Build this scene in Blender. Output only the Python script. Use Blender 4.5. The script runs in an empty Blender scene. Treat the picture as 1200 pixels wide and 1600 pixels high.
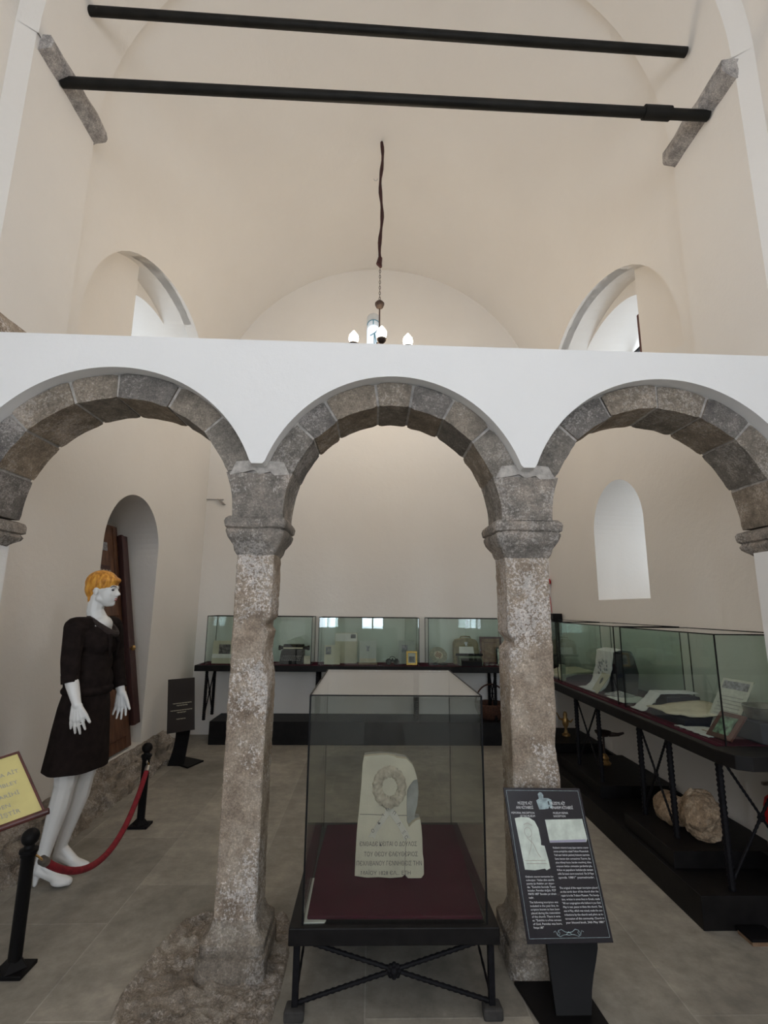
import bpy, bmesh, math, random
from mathutils import Vector, Matrix, noise
random.seed(7)
PI = math.pi
C = bpy.context.scene.collection
S = bpy.context.scene

# ------------------------------------------------------------------ camera
F_PX = 780.0; PITCH = math.radians(10.9); YAW = math.radians(1.4); ROLL = math.radians(0.55)
fw = Vector((math.sin(YAW)*math.cos(PITCH), math.cos(YAW)*math.cos(PITCH), math.sin(PITCH)))
r0 = Vector((math.cos(YAW), -math.sin(YAW), 0)); u0 = r0.cross(fw)
rt = r0*math.cos(ROLL)+u0*math.sin(ROLL); up = -r0*math.sin(ROLL)+u0*math.cos(ROLL)
cam = bpy.data.cameras.new('camera'); camo = bpy.data.objects.new('camera', cam); C.objects.link(camo)
camo.matrix_world = Matrix(((rt.x, up.x, -fw.x, 0), (rt.y, up.y, -fw.y, 0), (rt.z, up.z, -fw.z, 1.5), (0, 0, 0, 1)))
cam.sensor_fit = 'VERTICAL'; cam.sensor_height = 32.0; cam.lens = F_PX/1600*32.0
cam.clip_start = 0.05; cam.clip_end = 200
S.camera = camo

# ------------------------------------------------------------------ world and light
w = bpy.data.worlds.new('sky'); S.world = w; w.use_nodes = True
bg = w.node_tree.nodes['Background']; bg.inputs[0].default_value = (0.80, 0.90, 1.0, 1); bg.inputs[1].default_value = 1.6
S.view_settings.view_transform = 'Standard'; S.view_settings.look = 'None'; S.view_settings.gamma = 1
S.cycles.transparent_max_bounces = 48
S.view_settings.use_curve_mapping = False; S.view_settings.exposure = -0.08

def area(name, loc, rot, sx, sy, power, col):
    l = bpy.data.lights.new(name, 'AREA'); l.shape = 'RECTANGLE'; l.size = sx; l.size_y = sy
    l.energy = power; l.color = col
    o = bpy.data.objects.new(name, l); C.objects.link(o); o.location = loc; o.rotation_euler = rot
    return o
DAY = (0.75, 0.87, 1.0)
NAVE_Y = -5.2
for x in (-1.45, 0.075, 1.6):                                    # daylight outside the three entrance-side windows
    area('window_daylight', (x, NAVE_Y-0.62, 2.25), (PI/2, 0, 0), 0.9, 2.9, 98, DAY)
for sx in (-1, 1):                                               # unseen high nave side windows, added to brighten the vault
    for y in (-3.6, -0.9):
        area('window_daylight', (0.075+sx*2.95, y, 3.85), (PI/2, 0, sx*PI/2), 1.1, 1.5, 56, (0.95, 0.96, 1.0))
area('window_daylight', (-3.30, 5.22, 4.05), (PI/2, 0, -PI/2), 1.4, 1.0, 15, (0.86, 0.93, 1.0))
area('window_daylight', (3.45, 5.06, 4.05), (PI/2, 0, PI/2), 1.4, 1.0, 15, (0.86, 0.93, 1.0))
area('window_daylight', (3.25, 4.6, 2.15), (PI/2, 0, PI/2), 0.5, 0.7, 5, (0.86, 0.93, 1.0))

# ------------------------------------------------------------------ materials
def srgb(r, g, b):
    f = lambda c: (c/255/12.92) if c/255 <= 0.04045 else ((c/255+0.055)/1.055)**2.4
    return (f(r), f(g), f(b), 1)
def newmat(name):
    m = bpy.data.materials.new(name); m.use_nodes = True
    n = m.node_tree.nodes; return m, n, m.node_tree.links, n['Principled BSDF']
def coords(n, l, scale=(1, 1, 1), kind='Object', rot=(0, 0, 0)):
    tc = n.new('ShaderNodeTexCoord'); mp = n.new('ShaderNodeMapping')
    mp.inputs['Scale'].default_value = scale; mp.inputs['Rotation'].default_value = rot
    l.new(tc.outputs[kind], mp.inputs[0]); return mp.outputs[0]
def tex_noise(n, l, vec, scale, detail=5, rough=0.55):
    t = n.new('ShaderNodeTexNoise'); t.inputs['Scale'].default_value = scale; t.inputs['Detail'].default_value = detail
    t.inputs['Roughness'].default_value = rough; l.new(vec, t.inputs['Vector']); return t.outputs['Fac']
def ramp(n, l, fac, stops):
    r = n.new('ShaderNodeValToRGB'); e = r.color_ramp.elements
    while len(e) < len(stops): e.new(0.5)
    for i, (p, c) in enumerate(stops): e[i].position = p; e[i].color = c
    l.new(fac, r.inputs[0]); return r.outputs[0]
def mixc(n, l, fac, a, b, mode='MIX'):
    m = n.new('ShaderNodeMix'); m.data_type = 'RGBA'; m.blend_type = mode
    if isinstance(fac, (int, float)): m.inputs[0].default_value = fac
    else: l.new(fac, m.inputs[0])
    for s, v in ((6, a), (7, b)):
        if isinstance(v, tuple): m.inputs[s].default_value = v
        else: l.new(v, m.inputs[s])
    return m.outputs[2]
def bump(n, l, b, h, strength, dist=0.01):
    k = n.new('ShaderNodeBump'); k.inputs['Strength'].default_value = strength; k.inputs['Distance'].default_value = dist
    l.new(h, k.inputs['Height']); l.new(k.outputs[0], b.inputs['Normal'])
def plain(name, col, rough=0.6, metal=0.0, var=0.0, nscale=8, bmp=0.0, bscale=60, spec=None):
    m, n, l, b = newmat(name); b.inputs['Roughness'].default_value = rough; b.inputs['Metallic'].default_value = metal
    if spec is not None: b.inputs['Specular IOR Level'].default_value = spec
    v = coords(n, l)
    f = tex_noise(n, l, v, nscale)
    lo = tuple(c*(1-var) for c in col[:3])+(1,); hi = tuple(min(1, c*(1+var)) for c in col[:3])+(1,)
    l.new(ramp(n, l, f, [(0.35, lo), (0.65, hi)]), b.inputs['Base Color'])
    if bmp: bump(n, l, b, tex_noise(n, l, v, bscale), bmp)
    return m
def plaster(name, col, col2):
    m, n, l, b = newmat(name); b.inputs['Roughness'].default_value = 0.9; b.inputs['Specular IOR Level'].default_value = 0.15
    v = coords(n, l); f = tex_noise(n, l, v, 0.9, 6, 0.6); g = tex_noise(n, l, v, 14, 6, 0.7)
    a = ramp(n, l, f, [(0.35, col2), (0.65, col)])
    l.new(mixc(n, l, 0.12, a, ramp(n, l, g, [(0.3, col2), (0.6, col)])), b.inputs['Base Color'])
    h = n.new('ShaderNodeMath'); h.operation = 'ADD'
    l.new(tex_noise(n, l, v, 3.0, 3), h.inputs[0]); l.new(g, h.inputs[1])
    bump(n, l, b, h.outputs[0], 0.22, 0.012)
    return m
M = {}
M['plaster'] = plaster('sanctuary_plaster', (0.81, 0.775, 0.730, 1), (0.78, 0.742, 0.695, 1))
M['white'] = plaster('screen_wall_plaster', (0.84, 0.835, 0.83, 1), (0.81, 0.805, 0.80, 1))
def stone(name, stops, fleck=0.0, scale=9, rand=0.0, bmp=0.6):
    m, n, l, b = newmat(name); b.inputs['Roughness'].default_value = 0.88; b.inputs['Specular IOR Level'].default_value = 0.25
    v = coords(n, l); f = tex_noise(n, l, v, scale, 8, 0.65)
    c = ramp(n, l, f, stops)
    if rand:
        gi = n.new('ShaderNodeNewGeometry')
        r = ramp(n, l, gi.outputs['Random Per Island'], [(0, (0.62, 0.62, 0.66, 1)), (0.5, (0.95, 0.92, 0.88, 1)), (0.8, (1.1, 0.98, 0.85, 1)), (1, (1.25, 1.02, 0.78, 1))])
        c = mixc(n, l, rand, c, r, 'MULTIPLY')
    if fleck:
        big = tex_noise(n, l, v, 3.5, 4, 0.6); fl = tex_noise(n, l, v, 60, 4, 0.75)
        mu = n.new('ShaderNodeMath'); mu.operation = 'MULTIPLY'; l.new(big, mu.inputs[0]); l.new(fl, mu.inputs[1])
        k = ramp(n, l, mu.outputs[0], [(0.27, (0, 0, 0, 1)), (0.32, (fleck, fleck, fleck, 1))])
        c = mixc(n, l, k, c, (0.50, 0.47, 0.45, 1))
    gr = tex_noise(n, l, v, 120, 6, 0.85); md = tex_noise(n, l, v, 26, 6, 0.75)
    c = mixc(n, l, 0.75, c, ramp(n, l, gr, [(0.34, (0.6, 0.6, 0.61, 1)), (0.52, (1.2, 1.2, 1.2, 1)), (0.66, (2.0, 1.95, 1.9, 1))]), 'MULTIPLY')
    c = mixc(n, l, 0.7, c, ramp(n, l, md, [(0.34, (0.72, 0.72, 0.72, 1)), (0.66, (1.45, 1.43, 1.4, 1))]), 'MULTIPLY')
    l.new(c, b.inputs['Base Color'])
    h = n.new('ShaderNodeMath'); h.operation = 'ADD'; l.new(f, h.inputs[0]); l.new(tex_noise(n, l, v, 70, 5, 0.7), h.inputs[1])
    bump(n, l, b, h.outputs[0], bmp, 0.015)
    return m
M['arch'] = stone('voussoir_stone', [(0.3, (0.13, 0.12, 0.11, 1)), (0.5, (0.21, 0.195, 0.175, 1)), (0.7, (0.30, 0.27, 0.24, 1))], 0.25, 7, 0.75)
M['pillar'] = stone('pillar_stone', [(0.3, (0.20, 0.155, 0.12, 1)), (0.5, (0.30, 0.245, 0.195, 1)), (0.7, (0.40, 0.345, 0.29, 1))], 0.85, 8, 0)
M['capital'] = stone('capital_stone', [(0.3, (0.12, 0.11, 0.10, 1)), (0.5, (0.21, 0.19, 0.17, 1)), (0.7, (0.33, 0.28, 0.24, 1))], 0.35, 9)
M['rubble'] = stone('rubble_stone', [(0.3, (0.14, 0.12, 0.10, 1)), (0.5, (0.27, 0.23, 0.19, 1)), (0.72, (0.40, 0.36, 0.31, 1))], 0.4, 6, 0, 1.0)
M['slab'] = stone('impost_stone', [(0.3, (0.19, 0.18, 0.175, 1)), (0.5, (0.32, 0.30, 0.29, 1)), (0.7, (0.44, 0.42, 0.40, 1))], 0.3, 14)
M['mortar'] = plain('lime_mortar', (0.42, 0.39, 0.36, 1), 0.95, var=0.25, nscale=30, bmp=0.5)
M['rock'] = stone('fossil_rock', [(0.3, (0.20, 0.14, 0.09, 1)), (0.5, (0.38, 0.28, 0.19, 1)), (0.7, (0.55, 0.45, 0.33, 1))], 0, 12, 0, 1.0)
def floor_mat():
    m, n, l, b = newmat('flagstone_floor'); b.inputs['Roughness'].default_value = 0.62; b.inputs['Specular IOR Level'].default_value = 0.35
    v = coords(n, l, (1, 1, 1), 'Object', (0, 0, PI/2))
    br = n.new('ShaderNodeTexBrick'); l.new(v, br.inputs['Vector'])
    br.inputs['Scale'].default_value = 1.0; br.inputs['Brick Width'].default_value = 0.92; br.inputs['Row Height'].default_value = 0.62
    br.inputs['Mortar Size'].default_value = 0.004; br.inputs['Mortar Smooth'].default_value = 0.4; br.offset = 0.37
    br.inputs['Color1'].default_value = (0.35, 0.328, 0.292, 1); br.inputs['Color2'].default_value = (0.265, 0.25, 0.225, 1)
    br.inputs['Mortar'].default_value = (0.36, 0.34, 0.31, 1); br.inputs['Bias'].default_value = 0.0
    v2 = coords(n, l); f = tex_noise(n, l, v2, 1.6, 8, 0.65); g = tex_noise(n, l, v2, 11, 8, 0.7)
    a = mixc(n, l, 0.8, br.outputs['Color'], ramp(n, l, f, [(0.3, (0.50, 0.49, 0.47, 1)), (0.7, (1.30, 1.26, 1.20, 1))]), 'MULTIPLY')
    a = mixc(n, l, 0.6, a, ramp(n, l, g, [(0.32, (0.62, 0.62, 0.62, 1)), (0.68, (1.4, 1.4, 1.38, 1))]), 'MULTIPLY')
    l.new(a, b.inputs['Base Color'])
    l.new(ramp(n, l, g, [(0.3, (0.5, 0.5, 0.5, 1)), (0.7, (0.75, 0.75, 0.75, 1))]), b.inputs['Roughness'])
    h = n.new('ShaderNodeMath'); h.operation = 'MULTIPLY_ADD'; l.new(g, h.inputs[0]); h.inputs[1].default_value = 0.6; l.new(br.outputs['Fac'], h.inputs[2])
    bump(n, l, b, h.outputs[0], 0.35, 0.006)
    return m
M['floor'] = floor_mat()
M['black'] = plain('black_paint', (0.006, 0.0055, 0.006, 1), 0.5, var=0.2, spec=0.15)
M['blackwood'] = plain('black_stained_wood', (0.007, 0.006, 0.006, 1), 0.5, var=0.35, nscale=20, spec=0.18)
M['iron'] = plain('wrought_iron', (0.006, 0.0055, 0.007, 1), 0.6, metal=0.0, var=0.3, nscale=40, bmp=0.3, spec=0.15)
M['rod'] = plain('painted_steel_rod', (0.010, 0.0095, 0.008, 1), 0.55, var=0.3, spec=0.2)
M['redcloth'] = plain('burgundy_cloth', (0.055, 0.008, 0.018, 1), 0.95, var=0.18, nscale=4, bmp=0.25, bscale=300, spec=0.1)
M['redrope'] = plain('red_velvet_rope', (0.23, 0.008, 0.018, 1), 0.8, var=0.2, nscale=40)
M['red'] = plain('red_plastic', (0.50, 0.01, 0.015, 1), 0.4)
M['redbrown'] = plain('red_brown_paint', (0.085, 0.022, 0.015, 1), 0.5, var=0.2)
M['gold'] = plain('gilt_frame', (0.55, 0.32, 0.08, 1), 0.35, metal=0.7, var=0.2, nscale=60)
M['brass'] = plain('brass', (0.42, 0.26, 0.10, 1), 0.4, metal=0.8, var=0.25, nscale=30)
M['silver'] = plain('tinned_metal', (0.32, 0.30, 0.28, 1), 0.32, metal=0.9, var=0.2, nscale=20, bmp=0.2, bscale=120)
M['steel'] = plain('steel_hook', (0.5, 0.5, 0.52, 1), 0.3, metal=0.9)
M['marble'] = plain('pale_marble', (0.56, 0.50, 0.395, 1), 0.6, var=0.10, nscale=6, bmp=0.3, bscale=25)
M['marbledark'] = plain('weathered_marble', (0.33, 0.32, 0.30, 1), 0.85, var=0.2, nscale=10, bmp=0.8, bscale=20)
M['marblerelief'] = plain('carved_marble', (0.48, 0.41, 0.325, 1), 0.85, var=0.22, nscale=30, bmp=1.0, bscale=45)
M['letter'] = plain('letter_paint', (0.10, 0.09, 0.095, 1), 0.8)
M['text'] = plain('white_print', (0.72, 0.72, 0.72, 1), 0.6)
M['texttan'] = plain('grey_print', (0.30, 0.29, 0.27, 1), 0.7)
M['board'] = plain('glossy_board', (0.008, 0.006, 0.012, 1), 0.12, var=0.1)
M['darksign'] = plain('dark_brown_sign', (0.022, 0.018, 0.017, 1), 0.45, var=0.1)
M['print'] = plain('printed_stone_picture', (0.55, 0.60, 0.53, 1), 0.35, var=0.16, nscale=25)
M['printline'] = plain('printed_relief', (0.36, 0.32, 0.27, 1), 0.4, var=0.1)
M['emblem'] = plain('printed_emblem', (0.26, 0.33, 0.34, 1), 0.35, var=0.35, nscale=60)
M['yellow'] = plain('yellow_card', (0.58, 0.50, 0.20, 1), 0.5, var=0.10, nscale=5)
M['mahogany'] = plain('mahogany_frame', (0.075, 0.018, 0.014, 1), 0.35, var=0.3, nscale=20)
M['skin'] = plain('mannequin_white', (0.74, 0.73, 0.71, 1), 0.35, var=0.02)
M['dress'] = plain('brown_black_wool', (0.017, 0.012, 0.011, 1), 0.95, var=0.25, nscale=25, bmp=0.3, bscale=400, spec=0.1)
M['lip'] = plain('painted_lip', (0.45, 0.14, 0.12, 1), 0.45)
M['lash'] = plain('painted_eye', (0.035, 0.03, 0.045, 1), 0.5)
def hair_mat():
    m, n, l, b = newmat('ginger_hair'); b.inputs['Roughness'].default_value = 0.5
    v = coords(n, l, (4, 4, 0.9), 'Object', (0, 0.5, 0)); f = tex_noise(n, l, v, 16, 3, 0.5)
    l.new(ramp(n, l, f, [(0.3, (0.36, 0.13, 0.015, 1)), (0.5, (0.62, 0.26, 0.03, 1)), (0.7, (0.80, 0.42, 0.07, 1))]), b.inputs['Base Color'])
    bump(n, l, b, f, 0.5, 0.008); return m
M['hair'] = hair_mat()
def wood(name, a, b_, c, scale=(6, 6, 0.7), rough=0.5):
    m, n, l, b = newmat(name); b.inputs['Roughness'].default_value = rough
    v = coords(n, l, scale); f = tex_noise(n, l, v, 5, 7, 0.65)
    l.new(ramp(n, l, f, [(0.3, a), (0.5, b_), (0.72, c)]), b.inputs['Base Color']); bump(n, l, b, f, 0.3); return m
M['doorwood'] = wood('old_door_wood', (0.05, 0.02, 0.012, 1), (0.11, 0.047, 0.025, 1), (0.17, 0.08, 0.04, 1))
M['doordark'] = wood('dark_door_wood', (0.028, 0.009, 0.009, 1), (0.045, 0.014, 0.013, 1), (0.075, 0.025, 0.02, 1))
M['framewood'] = wood('brown_picture_mount', (0.15, 0.085, 0.045, 1), (0.22, 0.135, 0.08, 1), (0.30, 0.20, 0.12, 1), (5, 5, 5))
M['wicker'] = plain('wicker', (0.075, 0.028, 0.014, 1), 0.7, var=0.4, nscale=60, bmp=0.8, bscale=120)
M['leather'] = plain('olive_canvas_case', (0.22, 0.185, 0.10, 1), 0.7, var=0.2, nscale=20, bmp=0.2)
M['green'] = plain('green_enamel', (0.09, 0.125, 0.085, 1), 0.35, var=0.15)
M['paper'] = plain('white_paper', (0.66, 0.66, 0.62, 1), 0.85, var=0.05)
M['card'] = plain('cream_card', (0.50, 0.475, 0.36, 1), 0.85, var=0.08)
M['cream'] = plain('cream_linen', (0.58, 0.52, 0.40, 1), 0.9, var=0.12, nscale=20, bmp=0.6, bscale=40)
M['lace'] = plain('white_linen', (0.66, 0.66, 0.66, 1), 0.9, var=0.08, nscale=30, bmp=0.5, bscale=80)
M['photo'] = plain('old_photograph', (0.12, 0.11, 0.11, 1), 0.4, var=0.8, nscale=35)
M['greyprint'] = plain('grey_print_patch', (0.22, 0.22, 0.24, 1), 0.5, var=0.5, nscale=60)
M['embroidery'] = plain('embroidery', (0.36, 0.25, 0.19, 1), 0.9, var=0.4, nscale=70)
M['greyemb'] = plain('grey_embroidery', (0.36, 0.36, 0.38, 1), 0.9, var=0.4, nscale=90)
M['plate'] = plain('patterned_plate', (0.24, 0.235, 0.17, 1), 0.4, var=0.55, nscale=90)
M['navy'] = plain('navy_stand', (0.012, 0.011, 0.022, 1), 0.7)
M['face'] = plain('painted_portrait', (0.40, 0.44, 0.36, 1), 0.5, var=0.5, nscale=25)
M['ropebrown'] = plain('brown_cord', (0.045, 0.012, 0.012, 1), 0.8, var=0.3, nscale=80)
M['bronze'] = plain('dark_bronze', (0.035, 0.02, 0.015, 1), 0.5, metal=0.3, var=0.3, nscale=30)
M['footstone'] = plain('rubber_foot', (0.035, 0.032, 0.03, 1), 0.85, var=0.3, nscale=30)
def emis(name, col, s):
    m, n, l, b = newmat(name); b.inputs['Base Color'].default_value = col
    b.inputs['Emission Color'].default_value = col; b.inputs['Emission Strength'].default_value = s; return m
M['bulb'] = emis('lit_bulb', (1.0, 0.86, 0.66, 1), 14)
def glass(name, tint, ior=1.5, boost=1.0):
    m = bpy.data.materials.new(name); m.use_nodes = True; n = m.node_tree.nodes; l = m.node_tree.links; n.clear()
    out = n.new('ShaderNodeOutputMaterial'); mx = n.new('ShaderNodeMixShader'); t = n.new('ShaderNodeBsdfTransparent'); g = n.new('ShaderNodeBsdfGlossy')
    t.inputs[0].default_value = tint; g.inputs['Roughness'].default_value = 0.0; g.inputs[0].default_value = (1, 1, 1, 1)
    fr = n.new('ShaderNodeFresnel'); gi = n.new('ShaderNodeNewGeometry'); mi = n.new('ShaderNodeMix')
    mi.inputs[2].default_value = ior; mi.inputs[3].default_value = 1/ior      # the same reflectance on both faces of the thin pane
    l.new(gi.outputs['Backfacing'], mi.inputs[0]); l.new(mi.outputs[0], fr.inputs[0])
    nz = tex_noise(n, l, coords(n, l), 3.0, 2)      # the faintest procedural waviness in the pane tint
    mu = n.new('ShaderNodeMath'); mu.operation = 'MULTIPLY'; mu.use_clamp = True; mu.inputs[1].default_value = boost; l.new(fr.outputs[0], mu.inputs[0])
    l.new(mixc(n, l, nz, tint, tuple(c*0.985 for c in tint[:3])+(1,)), t.inputs[0])
    l.new(mu.outputs[0], mx.inputs[0]); l.new(t.outputs[0], mx.inputs[1]); l.new(g.outputs[0], mx.inputs[2]); l.new(mx.outputs[0], out.inputs[0])
    return m
M['glass'] = glass('greenish_glass', (0.925, 0.96, 0.945, 1), 1.45)
M['caseglass'] = glass('case_glass', (0.895, 0.91, 0.895, 1), 1.36)
M['pane'] = glass('window_glass', (0.97, 0.98, 0.99, 1), 1.4)

# ------------------------------------------------------------------ helpers
def new(): return bmesh.new()
def add_box(bm, c, s, rot=None):
    m = Matrix.Translation(c) @ (rot.to_4x4() if rot is not None else Matrix.Identity(4)) @ Matrix.Diagonal((s[0], s[1], s[2], 1))
    return bmesh.ops.create_cube(bm, size=1, matrix=m)['verts']
def bx(bm, x0, x1, y0, y1, z0, z1): return add_box(bm, ((x0+x1)/2, (y0+y1)/2, (z0+z1)/2), (x1-x0, y1-y0, z1-z0))
def add_tube(bm, pts, radii, seg=10, cap=True, squash=None):
    pts = [Vector(p) for p in pts]
    if isinstance(radii, (int, float)): radii = [radii]*len(pts)
    rings = []; prev = None
    for i, p in enumerate(pts):
        d = (pts[min(i+1, len(pts)-1)]-pts[max(i-1, 0)]).normalized()
        if prev is None:
            a = Vector((0, 0, 1)) if abs(d.z) < 0.9 else Vector((0, 1, 0))
            u = (a-d*a.dot(d)).normalized()
        else: u = (prev-d*prev.dot(d)).normalized()
        prev = u; v = d.cross(u)
        rings.append([bm.verts.new(p+(u*math.cos(t)+v*math.sin(t))*radii[i]) for t in [2*PI*k/seg for k in range(seg)]])
    for a, b in zip(rings, rings[1:]):
        for k in range(seg): bm.faces.new((a[k], a[(k+1) % seg], b[(k+1) % seg], b[k]))
    if cap: bm.faces.new(rings[0][::-1]); bm.faces.new(rings[-1])
def add_lathe(bm, prof, c, seg=24, axis='Z', sy=1.0):
    c = Vector(c); rings = []
    for r, h in prof:
        ring = []
        for k in range(seg):
            t = 2*PI*k/seg; a, b = r*math.cos(t), r*math.sin(t)*sy
            q = {'Z': (a, b, h), 'X': (h, a, b), 'Y': (a, h, b)}[axis]
            ring.append(bm.verts.new(c+Vector(q)))
        rings.append(ring)
    for a, b in zip(rings, rings[1:]):
        for k in range(seg): bm.faces.new((a[k], a[(k+1) % seg], b[(k+1) % seg], b[k]))
    bm.faces.new(rings[0][::-1]); bm.faces.new(rings[-1])
def add_prism(bm, poly, fn, d0, d1):
    """extrude a 2D outline; fn(u, v, d) gives the 3D point"""
    a = [bm.verts.new(fn(u, v, d0)) for u, v in poly]; b = [bm.verts.new(fn(u, v, d1)) for u, v in poly]
    bm.faces.new(a); bm.faces.new(b[::-1]); k = len(poly)
    for i in range(k): bm.faces.new((a[i], b[i], b[(i+1) % k], a[(i+1) % k]))
def add_ell(bm, c, r, rot=None, seg=20):
    m = Matrix.Translation(c) @ (rot.to_4x4() if rot is not None else Matrix.Identity(4)) @ Matrix.Diagonal((r[0], r[1], r[2], 1))
    bmesh.ops.create_uvsphere(bm, u_segments=seg, v_segments=max(8, seg*2//3), radius=1, matrix=m)
def add_ico(bm, c, r, sub=2):
    bmesh.ops.create_icosphere(bm, subdivisions=sub, radius=1, matrix=Matrix.Translation(c) @ Matrix.Diagonal((r, r, r, 1)))
def add_quad(bm, pts): bm.faces.new([bm.verts.new(p) for p in pts])
def add_cap(bm, p0, p1, r0_, r1_):
    t = new(); add_ico(t, p0, r0_); add_ico(t, p1, r1_)
    r = bmesh.ops.convex_hull(t, input=t.verts)
    bmesh.ops.delete(t, geom=list({g for g in r['geom_interior']+r['geom_unused'] if isinstance(g, bmesh.types.BMVert)}), context='VERTS')
    me = bpy.data.meshes.new('t'); t.to_mesh(me); t.free(); bm.from_mesh(me); bpy.data.meshes.remove(me)
def setmat(o, m): o.data.materials.append(m)
def obj(name, bm, m, parent=None, smooth=False, bevel=0.0, seg=2, sharp=40):
    bmesh.ops.recalc_face_normals(bm, faces=bm.faces)
    me = bpy.data.meshes.new(name); bm.to_mesh(me); bm.free()
    return meshobj(name, me, m, parent, smooth, bevel, seg, sharp)
def meshobj(name, me, m, parent=None, smooth=False, bevel=0.0, seg=2, sharp=40):
    o = bpy.data.objects.new(name, me); C.objects.link(o); me.name = name
    me.materials.clear(); me.materials.append(M[m] if isinstance(m, str) else m)
    if smooth:
        me.shade_smooth()
        try: me.set_sharp_from_angle(angle=math.radians(sharp))
        except Exception: pass
    if bevel:
        b = o.modifiers.new('bevel', 'BEVEL'); b.width = bevel; b.segments = seg; b.limit_method = 'ANGLE'
    if parent is not None:
        o.parent = parent; o.matrix_parent_inverse = world(parent).inverted()
    return o
def world(o):
    m = Matrix.Translation(o.location) @ o.rotation_euler.to_matrix().to_4x4()
    if o.parent is not None: m = world(o.parent) @ o.matrix_parent_inverse @ m
    return m
def tag(o, label, cat, group=None):
    o['label'] = label; o['category'] = cat
    if group: o['group'] = group
    return o
def thing(name, label, cat, loc, group=None):
    o = bpy.data.objects.new(name, None); C.objects.link(o); o.location = loc; o.empty_display_size = 0.1
    return tag(o, label, cat, group)
def struct(name, bm, m, **k):
    o = obj(name, bm, m, **k); o['kind'] = 'structure'; return o
def dup(root, loc, label=None, group=None):
    def rec(o, par):
        c = o.copy(); C.objects.link(c); c.parent = par
        if par is not None: c.matrix_parent_inverse = o.matrix_parent_inverse.copy()
        for ch in [x for x in o.children]: rec(ch, c)
        return c
    src = list(root.children); r = root.copy(); C.objects.link(r); r.location = loc
    for ch in src: rec(ch, r)
    if label: r['label'] = label
    if group: r['group'] = group
    return r
def bake(o):
    bpy.context.view_layer.update()
    dg = bpy.context.evaluated_depsgraph_get(); me = bpy.data.meshes.new_from_object(o.evaluated_get(dg))
    old = o.data; o.modifiers.clear(); o.data = me; me.name = o.name
    return o
def cut(o, cutters):
    for c in cutters:
        b = o.modifiers.new('cut', 'BOOLEAN'); b.operation = 'DIFFERENCE'; b.solver = 'EXACT'; b.object = c
    bake(o)
def blob(name, shapes, m, parent, voxel, smooth=3, noise_amp=0):
    bm = new()
    for s in shapes:
        if s[0] == 'c': add_cap(bm, *s[1:])
        else: add_ell(bm, *s[1:])
    o = obj(name, bm, m, parent)
    r = o.modifiers.new('r', 'REMESH'); r.mode = 'VOXEL'; r.voxel_size = voxel
    k = o.modifiers.new('s', 'SMOOTH'); k.iterations = smooth; k.factor = 0.5
    bake(o); o.data.shade_smooth(); return o
def text_mesh(s, size, align='LEFT', space=1.0, depth=0.0, wid=1.0):
    cu = bpy.data.curves.new('lettering', 'FONT'); cu.body = s; cu.size = size; cu.align_x = align; cu.space_line = space
    cu.extrude = depth; cu.resolution_u = 2
    o = bpy.data.objects.new('lettering', cu); C.objects.link(o); bpy.context.view_layer.update()
    me = bpy.data.meshes.new_from_object(o.evaluated_get(bpy.context.evaluated_depsgraph_get()))
    bpy.data.objects.remove(o); bpy.data.curves.remove(cu)
    for v in me.vertices: v.co.x *= wid
    return me
def text_on(fn, s, u, v, size, m, parent, align='LEFT', space=1.0, wid=1.0, name='lettering', fit=None, rot=0.0):
    me = text_mesh(s, size, align, space, 0.0, wid)
    if fit:
        xs = [q.co.x for q in me.vertices]; k = fit/max(1e-6, (max(xs)-min(xs)))
        for q in me.vertices: q.co.x *= k
    cr, sr = math.cos(rot), math.sin(rot)
    for q in me.vertices:
        x, y = q.co.x*cr-q.co.y*sr, q.co.x*sr+q.co.y*cr
        q.co = fn(u+x, v+y)
    return meshobj(name, me, m, parent)

# ------------------------------------------------------------------ the setting
XL, XR, CX, R = -2.15, 2.30, 0.075, 2.225
YB = 6.40
SX0, SX1 = 0, 0
def zs(y):
    t = min(1, max(0, (y-3.17)/(YB-3.17))); return 4.95+(4.05-4.95)*t
def arch_poly(yc, a, z0, zsp, rise, n=28, y_clip=None):
    pts = [(yc-a, z0)] + [(yc-a*math.cos(PI*k/n), zsp+rise*math.sin(PI*k/n)) for k in range(n+1)] + [(yc+a, z0)]
    if y_clip is not None:
        pts = [p for p in pts if p[0] >= y_clip]
        t = (yc-y_clip)/a; ztop = zsp+rise*math.sqrt(max(0, 1-t*t))
        pts = [(y_clip, z0), (y_clip, ztop)]+pts
    return pts
def cutter(poly, x0, x1, scale_in=None):
    bm = new(); add_prism(bm, poly, lambda u, v, d: Vector((d, u, v)), x0, x1)
    bmesh.ops.recalc_face_normals(bm, faces=bm.faces)
    me = bpy.data.meshes.new('c'); bm.to_mesh(me); bm.free(); o = bpy.data.objects.new('c', me); C.objects.link(o); return o
def splay_cutter(poly, poly2, x0, x1):
    bm = new(); a = [bm.verts.new((x0, u, v)) for u, v in poly]; b = [bm.verts.new((x1, u, v)) for u, v in poly2]
    bm.faces.new(a); bm.faces.new(b[::-1]); k = len(poly)
    for i in range(k): bm.faces.new((a[i], b[i], b[(i+1) % k], a[(i+1) % k]))
    bmesh.ops.recalc_face_normals(bm, faces=bm.faces)
    me = bpy.data.meshes.new('c'); bm.to_mesh(me); bm.free(); o = bpy.data.objects.new('c', me); C.objects.link(o); return o

bm = new(); bx(bm, -3.6, 3.8, NAVE_Y-0.6, YB+0.6, -0.2, 0.0); struct('floor', bm, 'floor')

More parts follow.
